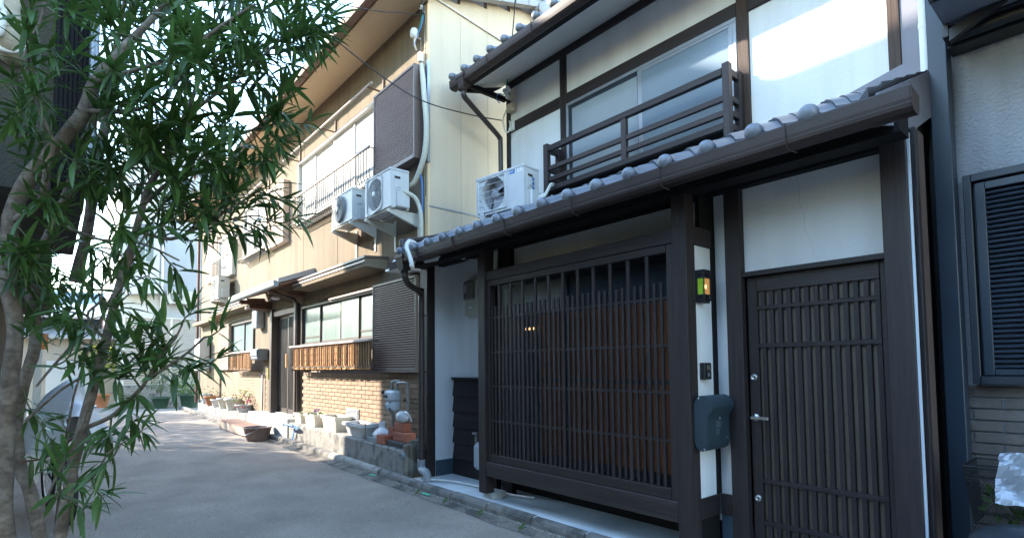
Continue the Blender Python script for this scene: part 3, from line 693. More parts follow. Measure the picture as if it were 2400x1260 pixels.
def window(P, x0, x1, z0, z1, cuts, fm, pm, sm, yb=3.66, yo=0):
    W = MB(); f = .04
    ye = 3.75 if yo == 0 else 3.699
    W.box(x0-f, x0, yb, ye, z0-f, z1+f, .003).box(x1, x1+f, yb, ye, z0-f, z1+f, .003).box(x0, x1, yb, ye, z1, z1+f, .003).box(x0, x1, yb-.02, ye, z0-f, z0, .003)
    W = build(W, 'window', fm, P)
    cs = [x0]+cuts+[x1]
    for k, (a, b) in enumerate(zip(cs, cs[1:])):
        y = 3.705+yo+.018*(k % 2); q = .028; m = MB()
        m.box(a, a+q, y, y+.02, z0, z1, .002).box(b-q, b, y, y+.02, z0, z1, .002).box(a+q, b-q, y, y+.02, z0, z0+q*1.3, .002).box(a+q, b-q, y, y+.02, z1-q, z1, .002)
        if pm[k].startswith('glass_curtain') and k in (0, len(cs)-2) and len(cuts) > 1: m.box(a+q, b-q, y, y+.02, z0+.16*(z1-z0), z0+.20*(z1-z0))
        build(m, 'sash', sm, W); bx('pane', pm[k], W, a+q, b-q, y+.008, y+.012, z0+q*1.3, z1-q, 0)
    return W
window(T, -10.50, -7.38, 1.84, 2.515, [-9.68, -8.80, -8.07], 'sash_brown', ['glass_curtain', 'glass_curtain', 'glass_curtain', 'glass_curtain'], 'sash_brown')
window(T, -10.62, -7.26, 4.19, 5.345, [-9.85, -9.0, -8.15], 'sash_white', ['curtain']*4, 'sash_white', 3.60, -.05)
window(T, -14.5, -12.66, 4.12, 5.29, [-13.5], 'sash_white', ['curtain']*2, 'sash_white', 3.60, -.05)
window(T, -17.15, -15.65, 3.92, 5.0, [-16.4], 'sash_white', ['curtain']*2, 'sash_white', 3.60, -.05)
window(T, -15.80, -13.80, 1.80, 2.52, [-14.7], 'sash_brown', ['glass_curtain']*2, 'sash_brown')
bx('head_rail', 'rail_top', T, -9.1, -7.36, 3.62, 3.66, 2.545, 2.575, .004)
def guard(P, x0, x1, zt, zb, d, n, top='rail_top', bar='rail_metal', ind=True):
    y = 3.70-d
    G = MB(); G.box(x0, x1, y-.018, y+.018, zt-.036, zt, .006); G = build(G, 'window_guard', top, P)
    b = MB(); L = [(x0+.02, y, zt-.03), (x0+.02, y, zb+.09), (x0+.02, y+.025, zb+.03), (x0+.02, y+.09, zb), (x0+.02, 3.66, zb)]
    st = (x1-x0-.04)/(n-1)
    if ind:
        b.tube(L, .007, 5); b = build(b, 'bar', bar, G)
        for k in range(1, n): inst(b, (st*k, 0, 0))
    else:
        for k in range(n): b.tube([(p[0]+st*k, p[1], p[2]) for p in L], .0055, 4)
        build(b, 'bars', bar, G, kind='stuff')
    m = MB()
    for yy, zz in ((y+.09, zb-.004), (y+.15, zb-.004), (3.655, zb-.004), (y+.012, zb+.05)): m.box(x0, x1, yy-.004, yy+.004, zz-.005, zz+.005)
    for xx in (x0+.03, x1-.03): m.box(xx-.006, xx+.006, y, 3.70, zt-.03, zt-.018); m.box(xx-.006, xx+.006, y+.02, 3.70, zb-.012, zb)
    build(m, 'guard_rail', bar, G); return G
guard(T, -10.52, -7.12, 1.80, 1.352, .25, 40)
guard(T, -10.60, -7.20, 4.62, 4.09, .24, 38)
guard(T, -14.55, -12.62, 4.62, 4.0, .24, 26, ind=False)
guard(T, -17.2, -15.6, 4.40, 3.80, .24, 20, ind=False)
guard(T, -15.2, -13.15, 1.79, 1.34, .25, 24, ind=False)
def reed(x0, x1, z0, z1, lab, n):
    m = MB(); r3 = random.Random(int(-x0*10))
    for k in range(n):
        x = lerp(x0, x1, (k+.5)/n); y = 3.475+.006*math.sin(k*.5)+r3.uniform(-.003, .003)
        m.tube([(x, y, z0+r3.uniform(-.012, .01)), (x+r3.uniform(-.004, .004), y, z1+r3.uniform(-.012, .012))], (x1-x0)/n*.62, 3, caps=False)
    for z in (.12, .38, .64, .90): m.tube([(x0, 3.462, lerp(z0, z1, z)), (x1, 3.462, lerp(z0, z1, z))], .004, 4)
    return build(m, 'reed_screen', 'reed', None, label=lab, cat='reed screen', group='reed screens on the window guards', recalc=False)
reed(-10.40, -7.16, 1.37, 1.765, 'long brown reed screen inside the lower window guard nearest the shutter', 150)
reed(-15.1, -13.2, 1.36, 1.76, 'short brown reed screen on the window guard left of the terrace door', 80)
bx('wood_tag', 'reed', None, -10.62, -10.56, 3.40, 3.43, 1.40, 1.66, .008, label='pale wooden tag hanging at the left end of the long reed screen', cat='tag')
# laundry pole with its brackets
def pole(x0, x1, z, xs, thick=.016):
    Q = MB(); Q.tube([(x0, 3.44, z), (x1, 3.44, z)], thick, 8); Q = build(Q, 'laundry_pole', 'rail_top', T)
    for x in xs:
        m = MB(); m.box(x-.012, x+.012, 3.43, 3.70, z-.032, z-.014, .002).box(x-.012, x+.012, 3.675, 3.699, z-.02, z+.19, .002); build(m, 'bracket', 'rail_rust', Q)
pole(-11.0, -7.10, 5.50, (-10.75, -9.0, -7.22)); pole(-15.0, -12.2, 5.46, (-14.6, -12.75))
# awnings over the lower windows
def awning(x0, x1, z):
    m = MB(); m.prism([(3.70, z+.10), (3.35, z+.075), (3.35, z-.04), (3.70, z-.06)], 'x', x0, x1); a = build(m, 'awning', 'cream', T)
    m = MB(); m.prism([(3.70, z+.135), (3.325, z+.105), (3.325, z+.074), (3.35, z+.076), (3.70, z+.101)], 'x', x0-.02, x1+.02); build(m, 'awning_roof', 'shut_frame', a)
    bx('drip', 'rail_top', a, x0, x1, 3.335, 3.349, z+.02, z+.05, 0)
awning(-10.10, -7.10, 2.86); awning(-17.0, -13.05, 2.85)
# front door with its little tiled canopy
DR = bx('sliding_door', 'alu_dark', T, -12.26, -10.80, 3.80, 3.86, .42, 2.6, 0)
for xa, xb in ((-12.35, -12.22), (-10.84, -10.74)): bx('door_jamb', 'sash_brown', DR, xa, xb, 3.62, 3.80, .42, 2.66, .004)
bx('door_head', 'rail_top', DR, -12.22, -10.84, 3.66, 3.80, 2.50, 2.6, .003); bx('threshold', 'concrete_pale', DR, -12.22, -10.84, 3.70, 3.80, .42, .46, .003)
for a, b, y in ((-12.21, -11.50, 3.775), (-11.56, -10.85, 3.745)):
    m = MB(); m.box(a, a+.05, y, y+.025, .46, 2.5, .002).box(b-.05, b, y, y+.025, .46, 2.5, .002).box(a, b, y, y+.0248, .46, .56, .002).box(a, b, y, y+.0248, 2.44, 2.5, .002); d_ = build(m, 'door_leaf', 'sash_brown', DR)
    s = bx('door_slat', 'rail_metal', DR, a+.085, a+.105, y-.014, y+.012, .56, 2.44, .002); inst(s, (.075, 0, 0)); [inst(s, (.075*k, 0, 0)) for k in range(2, 8)]
    bx('pane', 'glass_curtain', DR, a+.05, b-.05, y+.014, y+.018, .56, 2.44, 0)
CN = thing('canopy', None, None, (-11.4, 3.4, 2.85)); CN.parent = T; CN.location = Vector((-11.4, 3.4, 2.85))-Vector(wl(T))
m = MB(); m.prism([(3.08, 2.86), (3.08, 2.90), (3.70, 3.14), (3.70, 3.09)], 'x', -13.0, -9.98); build(m, 'canopy_board', 'platform', CN)
for k in range(11):
    x = -12.99+.275*k; m = MB(); m.prism([(3.05, 2.905), (3.05, 2.945), (3.70, 3.195), (3.70, 3.155)], 'x', x, x+.262); build(m, 'roof_tile', 'tile_cream', CN)
m = MB(); m.prism([(3.04, 2.90), (3.04, 2.98), (3.70, 3.24), (3.70, 3.14)], 'x', -10.0, -9.93); build(m, 'verge_tile', 'tile_cream', CN)
gutter(CN, -13.05, -9.9, 3.0, 2.885, .045, 'pvc_grey')
for x in (-12.55, -10.55): bx('canopy_beam', 'platform', CN, x-.04, x+.04, 3.06, 3.70, 2.77, 2.855, .003)
bx('canopy_bracket', 'rail_rust', CN, -12.9, -12.5, 3.25, 3.70, 2.68, 2.76, .004)
m = MB(); m.tube([(-10.45, 3.02, 2.87), (-10.45, 3.10, 2.80), (-10.62, 3.55, 2.71), (-10.66, 3.63, 2.62), (-10.66, 3.66, .45)], .028, 8); build(m, 'downpipe', 'pipe_brown', CN)
m = MB(); m.ball((-11.3, 3.42, 2.80), .09, 14, 8, (1, 1, .5)); build(m, 'porch_light', 'white_plastic', CN)
# steps
bx('step', 'concrete_pale', T, -13.1, -10.45, 3.40, 3.715, .08, .44, .012)
# vent in the bricks
V_ = bx('vent', 'alu', T, -8.50, -8.02, 3.685, 3.705, .50, .735, .004)
for k in range(9): bx('louvre', 'alu', V_, -8.47, -8.05, 3.679, 3.684, .515+.023*k, .529+.023*k, .001)
# conduits and gutter downpipe of the far end
m = MB(); m.tube([(-20.0, 3.63, 6.1), (-20.0, 3.63, .3)], .04, 8); build(m, 'downpipe', 'rail_rust', T)
m = MB(); m.tube([(-12.95, 3.66, .36), (-12.95, 3.66, 1.24), (-13.3, 3.66, 1.28)], .02, 8); build(m, 'water_pipe', 'pipe_galv', T)
bx('marker_tape', 'leaf_yellow', T, -12.42, -12.36, 3.60, 3.619, 1.15, 1.4, 0)
bx('corner_flash', 'alu', T, -6.0, -5.94, 3.66, 3.70, 4.05, 5.4, .002)
m = MB(); m.box(-19.8, -17.1, 3.45, 3.70, 2.74, 2.84, .003); build(m, 'awning', 'cream', T)
# ================================================================ RIGHT NEIGHBOUR
N = thing('neighbour_house', 'grey stucco house with navy steel column and dark louvre shutter', 'house', (1.2, 4.6, 0))
bx('wall', 'stucco', N, -.80, 4.2, 4.20, 4.40, 1.252, 5.0, 0)
bx('backing', 'mortar_blue', N, -.80, 4.2, 4.212, 4.40, 0, 1.25, 0)
b0 = None
for r in range(18):
    z = 1.25-.0672*(r+1); x = -.80+(-.02 if r % 2 else -.155)
    while x < .9:
        xa, xb = max(x+.005, -.80), x+.262-.005
        if xa < xb:
            if b0 is None and xa > -.79: b0 = bx('brick', 'brick_grey', N, xa, xb, 4.198, 4.216, z+.0055, z+.0617, .002); X0, Z0 = x, z
            elif b0 is not None and xa > -.79: inst(b0, (x-X0, rnd.uniform(-.001, .001), z-Z0))
            else: bx('brick', 'brick_grey', N, xa, xb, 4.198, 4.216, z+.0055, z+.0617, .002)
        x += .262
bx('brick', 'brick_grey', N, -.799, -.63, 4.193, 4.2105, 1.2335-.0, 1.2495, .002)
S = MB(); S.box(-.672, -.635, 4.12, 4.20, 1.262, 2.50, .004).box(.8, .84, 4.12, 4.20, 1.262, 2.50, .004).box(-.635, .8, 4.12, 4.20, 2.455, 2.50, .004).box(-.635, .8, 4.11, 4.20, 1.262, 1.31, .004)
S = build(S, 'louvre_shutter', 'alu_dark', N)
m = MB(); m.box(-.622, -.575, 4.135, 4.185, 1.315, 2.445, .003).box(-.575, .79, 4.135, 4.185, 2.40, 2.445, .003).box(-.575, .79, 4.135, 4.185, 1.315, 1.35, .003).box(-.634, .799, 4.186, 4.199, 1.311, 2.454); build(m, 'leaf_frame', 'navy', S)
m = MB(); pr = [(4.166, 0), (4.146, .006), (4.143, .013), (4.166, .023), (4.172, .023), (4.172, 0)]
m.prism([(a, 1.352+b) for a, b in pr], 'x', -.574, .79); s = build(m, 'slat', 'navy_slat', S)
for k in range(1, 36): inst(s, (0, 0, .02905*k))
bx('column', 'navy', N, -.792, -.700, 4.04, 4.16, 0, 6.5, .004)
bx('column_flange', 'black_steel', N, -.815, -.7925, 4.10, 4.15, 0, 3.05, .002)
m = MB(); m.tube([(-.832, 4.20, 3.10), (-.832, 4.20, 6.5)], .030, 12); m.tube([(-.832, 4.20, 3.52), (-.832, 4.20, 3.56)], .0325, 12); build(m, 'downpipe', 'white_plastic', N)
m = MB(); m.tube([(-.835, 4.20, .1), (-.835, 4.20, 3.09)], .028, 12); build(m, 'downpipe', 'black_steel', N)
bx('soffit', 'panel_grey', N, -.69, 4.2, 3.20, 4.19, 3.36, 3.40, 0)
for y in (3.62, 3.98): bx('soffit_seam', 'black_steel', N, -.69, 4.2, y-.006, y+.006, 3.352, 3.36, 0)
bx('wall_plate', 'black_steel', N, -.70, 4.2, 4.06, 4.198, 3.268, 3.33, .004)
m = MB(); m.tube([(-.68, 4.02, 3.31), (4.2, 4.02, 3.31)], .035, 8); build(m, 'shutter_roll', 'black_steel', N)
m = MB(); m.prism([(-.66, 3.24), (-.66, 3.31), (-.35, 3.42), (-.28, 3.42)], 'y', 3.90, 3.94); build(m, 'brace', 'black_steel', N)
bx('side_post', 'black_steel', N, -.695, -.665, 3.92, 4.05, 3.28, 3.6, .002)
m = MB(); m.prism([(3.1, 3.41), (3.1, 3.46), (6.5, 4.9), (6.5, 4.85)], 'x', -.69, 4.2); build(m, 'roof', 'tile', N)

# ================================================================ LEFT HOUSE (behind the oleander, shades the lane)
A = thing('corner_house', 'tall stucco house at the left edge behind the oleander with a dark balcony side', 'house', (-7.5, -3.5, 0))
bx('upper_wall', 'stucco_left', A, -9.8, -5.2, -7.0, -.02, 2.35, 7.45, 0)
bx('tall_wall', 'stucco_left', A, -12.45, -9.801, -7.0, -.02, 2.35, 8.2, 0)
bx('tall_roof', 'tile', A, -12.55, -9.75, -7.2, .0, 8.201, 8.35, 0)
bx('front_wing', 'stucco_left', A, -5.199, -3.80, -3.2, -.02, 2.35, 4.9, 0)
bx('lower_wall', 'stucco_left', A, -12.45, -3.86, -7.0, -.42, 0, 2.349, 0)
bx('wing_roof', 'tile', A, -5.199, -3.72, -3.3, .0, 4.901, 5.02, 0)
bx('roof', 'tile', A, -9.749, -5.1, -7.2, .0, 7.451, 7.60, 0)
bx('balcony_side', 'black_wood', A, -6.2, -3.80, -.019, .135, 2.42, 4.3, .004)
for k in range(8): bx('cladding_board', 'black_wood', A, -3.799, -3.785, -.018+.0193*k, -.001+.0193*k, 2.42, 4.3, .002)
m = MB(); m.tube([(-3.72, .145, 2.5), (-3.72, .145, 5.0)], .022, 10); build(m, 'drain_pipe', 'alu', A)
m = MB(); m.tube(smooth_pts([(-3.70, -.212, 4.85), (-3.70, -.212, 3.36), (-3.70, -.208, 3.16), (-3.71, -.20, 3.08), (-3.76, -.19, 3.05), (-3.82, -.19, 3.05)], 6), .055, 14); build(m, 'pipe_bundle', 'wrap_beige', A)
m = MB(); m.tube(smooth_pts([(-3.63, -.245, 4.85), (-3.62, -.24, 3.36), (-3.62, -.222, 3.18), (-3.64, -.232, 3.08), (-3.65, -.27, 3.10), (-3.66, -.30, 3.3)], 6), .016, 8); build(m, 'drain_hose', 'cable_white', A)
m = MB(); m.tube([(-3.70+.0, -.21+.075*math.cos(a), 3.10+.075*math.sin(a)) for a in [math.pi+q*math.pi/12 for q in range(13)]], .013, 8); build(m, 'pipe_clip', 'cable_white', A)
OH = thing('opposite_occluder', 'plain grey unseen house added behind the camera to shade the timber townhouse', 'house', (3.5, -5, 0))  # added out of view; heights set to dim the lower facade
bx('wall', 'stucco_left', OH, .9, 10, -9, -2.2, 0, 5.6, 0); bx('wall', 'stucco_left', OH, -2.4, .899, -9, -2.2, 0, 3.3, 0); bx('roof', 'tile', OH, -2.5, .899, -9.2, -2.05, 3.301, 3.42, .01)
bx('wall', 'stucco_left', OH, 10.01, 22, -9, -2.2, 0, 5.0, 0)
GA = thing('occluder', 'added unseen low flat roofed garage on the left side of the lane beyond the corner house', 'occluder', (-13.4, -2, 0))  # added out of view to keep the far road in shade
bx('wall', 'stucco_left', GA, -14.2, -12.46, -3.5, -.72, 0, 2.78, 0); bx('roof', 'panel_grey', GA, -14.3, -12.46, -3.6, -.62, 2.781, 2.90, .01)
# wall added further along the left side, hidden, to shade the lane
GW = thing('added_block_wall', 'added grey block wall shading the left side of the lane beyond the covered bicycle', 'wall', (-17, -.55, 0))
g0 = None
for r in range(6):
    for k in range(20):
        x = -14.3-.40*k-(.2 if r % 2 else 0)
        if g0 is None: g0 = bx('block', 'concrete', GW, x-.395, x, -.62, -.50, .2*r, .2*r+.194, .005); X0 = x
        else: inst(g0, (x-X0, 0, .2*r))
bx('coping', 'concrete_pale', GW, -22.5, -14.3, -.64, -.48, 1.2, 1.25, .006)

# ================================================================ THE END OF THE LANE
F = thing('louvre_fence', 'beige louvre fence on a low wall closing the lane end', 'fence', (-23.5, 3.3, 0))
bx('low_wall', 'concrete', F, -23.7, -23.5, 1.95, 5.2, 0, .83, .01)
for y in (1.98, 3.42, 4.86): bx('post', 'sash_white', F, -23.62, -23.54, y-.03, y+.03, .83, 3.27, .004)
s = None
for k in range(29):
    if s is None: s = bx('slat', 'fence_slat', F, -23.60, -23.545, 2.01, 3.39, .87, .925, .004); inst(s, (0, 1.44, 0))
    else: inst(s, (0, 0, .0825*k)); inst(s, (0, 1.44, .0825*k))
bx('top_rail', 'sash_white', F, -23.62, -23.53, 1.95, 4.9, 3.255, 3.29, .003)
G = thing('apartment_building', 'grey rendered apartment block behind the louvre fence at the lane end', 'building', (-31, 5, 0))
bx('wall', 'grey_block', G, -36, -26, 3.42, 12, 0, 10.6, 0)
bx('wing_wall', 'white_wall', G, -34, -26.05, 2.02, 3.419, 0, 9.8, 0)
bx('parapet', 'grey_block', G, -36.1, -25.93, 3.40, 12.1, 10.601, 10.8, .01)
bx('bay', 'white_wall', G, -26.049, -25.60, 2.3, 3.26, 4.75, 7.9, .01)
m = MB(); m.prism([(2.2, 4.30), (3.3, 4.42), (3.3, 4.74), (2.2, 4.74)], 'x', -26.0, -25.45); build(m, 'bay_base', 'white_wall', G)
wg = bx('window', 'alu', G, -25.599, -25.57, 2.45, 3.1, 5.6, 7.2, .01); bx('pane', 'glass_dark', wg, -25.569, -25.56, 2.50, 2.76, 5.66, 7.14, 0); bx('pane', 'glass_dark', wg, -25.569, -25.56, 2.80, 3.05, 5.66, 7.14, 0)
wg = bx('window', 'alu', G, -25.999, -25.96, 5.2, 6.6, 6.5, 8.0, .01); bx('pane', 'glass_dark', wg, -25.959, -25.95, 5.26, 6.54, 6.56, 7.94, 0)
bx('ledge', 'panel_grey', G, -25.999, -25.9, 3.42, 12, 8.9, 9.0, .005)
m = MB(); m.tube([(-25.93, 3.40, 0), (-25.93, 3.40, 10.5)], .05, 8); build(m, 'downpipe', 'white_plastic', G)
K = thing('shed', 'low shed with two tiers of standing seam metal roof at the end of the lane', 'shed', (-29, .9, 0))
bx('wall', 'tan_wall', K, -31, -27, -3.2, 2.05, 0, 2.62, 0)
bx('clerestory', 'base_blue', K, -31, -27.9, -2.8, 1.6, 2.63, 3.45, 0)
bx('door_panel', 'white_wall', K, -26.999, -26.95, -.1, 1.3, 0, 1.75, .01)
for (x0, x1, z0, z1, ya, yb) in ((-28.0, -26.6, 3.12, 2.66, -3.4, 2.2), (-31, -27.3, 4.35, 3.50, -3.2, 1.75)):
    m = MB(); m.add([(x0, ya, z0), (x1, ya, z1), (x1, yb, z1), (x0, yb, z0), (x0, ya, z0-.08), (x1, ya, z1-.08), (x1, yb, z1-.08), (x0, yb, z0-.08)], [(0, 1, 2, 3), (4, 5, 6, 7), (0, 1, 5, 4), (1, 2, 6, 5), (2, 3, 7, 6), (3, 0, 4, 7)])
    rf = build(m, 'roof', 'seam_roof', K); sm = None; y = ya+.1
    while y < yb:
        m = MB(); m.add([(x0, y-.02, z0+.05), (x1, y-.02, z1+.05), (x1, y+.02, z1+.05), (x0, y+.02, z0+.05), (x0, y-.02, z0), (x1, y-.02, z1), (x1, y+.02, z1), (x0, y+.02, z0)], [(0, 1, 2, 3), (0, 1, 5, 4), (1, 2, 6, 5), (2, 3, 7, 6), (3, 0, 4, 7)])
        if sm is None: sm = build(m, 'seam', 'seam_roof', rf); y0 = y
        else: inst(sm, (0, y-y0, 0))
        y += .30
K2 = thing('roofed_house', 'house with blue grey seamed roof and pink wall behind the shed', 'house', (-40, 3, 0))
bx('wall', 'pink_wall', K2, -44, -38, -6, 3.0, 0, 4.6, 0)
m = MB(); m.prism([(-38-.0, 4.5), (-37.6, 4.5), (-41, 6.0), (-44.4, 4.5)], 'y', -6.2, 3.2); build(m, 'roof', 'seam_roof_blue', K2)
bx('window', 'glass_dark', K2, -37.999, -37.95, 1.6, 2.4, 1.6, 2.8, 0)
# hills
m = MB(); m.patch(lambda u, v: (-170-60*v, -160+300*u, -2+(9+5*math.sin(u*9)+3*math.sin(u*23+1)+1.5*math.sin(u*61))*math.sin(min(1, v*1.2)*math.pi/2)*1.3), 160, 8); build(m, 'hills', 'hill', kind='structure')
# small things far down the lane
def leaf_shape(L, W, fold=.25, droop=.2, seg=4):
    vs = []; fs = []
    for i in range(seg+1):
        t = i/seg; w = W*.5*math.sin(math.pi*min(.999, max(.001, t**.8)))**.75 if 0 < i < seg else .0006
        x = L*t; z = -droop*L*t*t
        vs += [(x, -w, z+w*fold), (x, 0, z), (x, w, z+w*fold)]
    for i in range(seg):
        a = i*3; fs += [(a, a+3, a+4, a+1), (a+1, a+4, a+5, a+2)]
    return vs, fs
def leafball(m, c, r, n, L, W, rs, sq=(1, 1, 1)):
    for _ in range(n):
        d = Vector((rs.gauss(0, 1), rs.gauss(0, 1), rs.gauss(0, 1))).normalized(); q = rs.random()**.4
        p = Vector((c[0]+d.x*r*q*sq[0], c[1]+d.y*r*q*sq[1], c[2]+d.z*r*q*sq[2]))
        vs, fs = leaf_shape(L*rs.uniform(.7, 1.2), W, seg=2)
        rot = d.to_track_quat('X', 'Z').to_matrix().to_4x4() @ Matrix.Rotation(rs.uniform(-.8, .8), 4, 'Y') @ Matrix.Rotation(rs.uniform(-3, 3), 4, 'X')
        m.add([p+(rot @ Vector(v)) for v in vs], fs, True)
rs = random.Random(3)
for tx, lab in ((-16.2, 'nearer added leafy tree dappling the lane from behind the grey block wall on the left'), (-20.2, 'farther added leafy tree dappling the lane from behind the grey block wall on the left'), (-24.6, 'added leafy tree dappling the lane just past the end of the grey block wall'), (-29.0, 'added leafy tree dappling the lane farthest back on the left of the lane')):
    GT = thing('dapple_tree', lab, 'tree', (tx, -1.8, 0), 'added dapple trees behind the block wall')  # trees added on the sun side to cast dapples on the far road
    m = MB(); m.tube(smooth_pts([(tx, -1.8, 0), (tx+.1, -1.85, 1.2), (tx-.1, -1.8, 2.2), (tx, -1.75, 3.2)]), .09, 8)
    for k in range(7): a = k*.9; m.tube(smooth_pts([(tx, -1.8, 1.6+.15*k), (tx+.6*math.cos(a), -1.8+.35*math.sin(a), 2.1+.2*k), (tx+1.4*math.cos(a), -1.8+.6*math.sin(a), 2.4+.22*k)]), .03, 5)
    build(m, 'trunk', 'bark', GT, recalc=False)
    m = MB(); leafball(m, (tx, -1.8, 2.75), 1.0, 2700, .17, .07, rs, (2.1, .85, 1.25)); build(m, 'crown', 'leaf_mass', GT, recalc=False)
def pot_plant(name, label, cat, x, y, z, r, h, mat, leafmat, n, L, ph, group=None, sq=(1, 1, 1), W=None, pr=None):
    P = thing(name, label, cat, (x, y, z), group)
    m = MB(); m.lathe([(r*.72, 0), (r, h), (r*1.08, h), (r*1.08, h*.86), (r*1.0, h*.84)], (x, y, z), 16); m.lathe([(r*.99, h*.9), (r*.5, h*.9)], (x, y, z), 16); build(m, 'pot', mat, P)
    m = MB(); m.lathe([(r*.94, h*.9), (.001, h*.92)], (x, y, z), 12); build(m, 'soil', 'soil', P)
    if n:
        m = MB(); leafball(m, (x, y, z+h+ph*.55), pr or r*1.1, n, L, W or L*.3, rs, sq); build(m, 'foliage', leafmat, P, recalc=False)
        m = MB()
        for k in range(4): m.tube([(x+rs.uniform(-.02, .02), y, z+h*.9), (x+rs.uniform(-.5, .5)*r, y+rs.uniform(-.5, .5)*r, z+h+ph*.5)], .006, 4)
        build(m, 'stem', 'twig', P)
    return P
pot_plant('potted_shrub', 'yellow green shrub in a dark green pot at the lane end', 'potted plant', -22.4, 3.85, 0, .32, .50, 'pot_green', 'leaf_bright', 260, .14, .35)
pot_plant('potted_pine', 'tall dark cloudy pine shrub standing before the louvre fence', 'potted plant', -22.9, 3.05, 0, .28, .40, 'pot_green', 'leaf_mass', 900, .16, 1.7, pr=.62, sq=(1, 1, 1.15), W=.02)
pot_plant('yellow_bush', 'bright yellow leafed bush in front of the shed wall', 'bush', -25.2, 1.45, 0, .3, .5, 'terracotta', 'leaf_yellow', 700, .14, 2.3, pr=.62, sq=(1, 1, .8))
bx('water_heater', 'ac_cream', None, -19.0, -18.3, 3.38, 3.66, 1.32, 2.30, .02, label='tall pale box water heater on the far end of the cream terrace', cat='water heater')
for k, (x, y, r, h, mt, lm, n, lab) in enumerate(((-18.3, 3.60, .16, .30, 'planter_grey', 'leaf_bright', 0, 'pale pinkish empty pot farthest along the terrace plinth'), (-17.4, 3.58, .22, .26, 'terracotta', 'leaf_bright', 40, 'wide terracotta pot among the far pots on the plinth'), (-16.6, 3.56, .20, .20, 'planter_grey', 'leaf_bright', 30, 'shallow white bowl with sprigs beside the terracotta pot'), (-15.85, 3.56, .20, .27, 'planter_white', 'leaf_bright', 0, 'white tapered pot next to the shallow bowl'), (-15.0, 3.56, .21, .29, 'planter_white', 'leaf_bright', 0, 'larger white tapered pot nearest the pink flowers'))):
    pot_plant('flower_pot', lab, 'plant pot', x, y, .355, r, h, mt, lm, n, .09, .1, 'pots on the far terrace plinth')
P = pot_plant('flower_box', 'low grey planter of pink and yellow flowers beside the concrete step', 'flower box', -14.05, 3.57, .355, .20, .18, 'planter_grey', 'leaf_bright', 160, .07, .2, pr=.24)
m = MB()
for k in range(34): m.ball((-14.0+rs.gauss(0, .16), 3.55+rs.gauss(0, .10), .62+rs.gauss(0, .08)), rs.uniform(.012, .026), 5, 3)
build(m, 'flowers', 'flower_pink', P, kind='stuff')
bx('utility_box', 'meter_grey', None, -13.36, -13.0, 3.52, 3.69, 2.30, 2.72, .02, label='pale electric meter box on the wall left of the terrace door', cat='meter box')
m = MB(); m.box(-13.15, -12.62, 3.45, 3.69, 1.58, 1.82, .02); m.box(-13.14, -12.63, 3.435, 3.449, 1.66, 1.80, .004); build(m, 'letter_box', 'ac_grey', None, label='grey wall letter box left of the terrace sliding door', cat='letter box')
NBd = thing('notice_board', 'small orange board on a pale post behind the oleander trunk', 'board', (-9.03, -.1, 0))
bx('board', 'orange_board', NBd, -9.05, -9.0, -.19, -.02, 1.66, 1.86, .004); bx('post', 'ac_cream', NBd, -9.06, -9.01, -.15, -.07, 0, 1.65, .004)
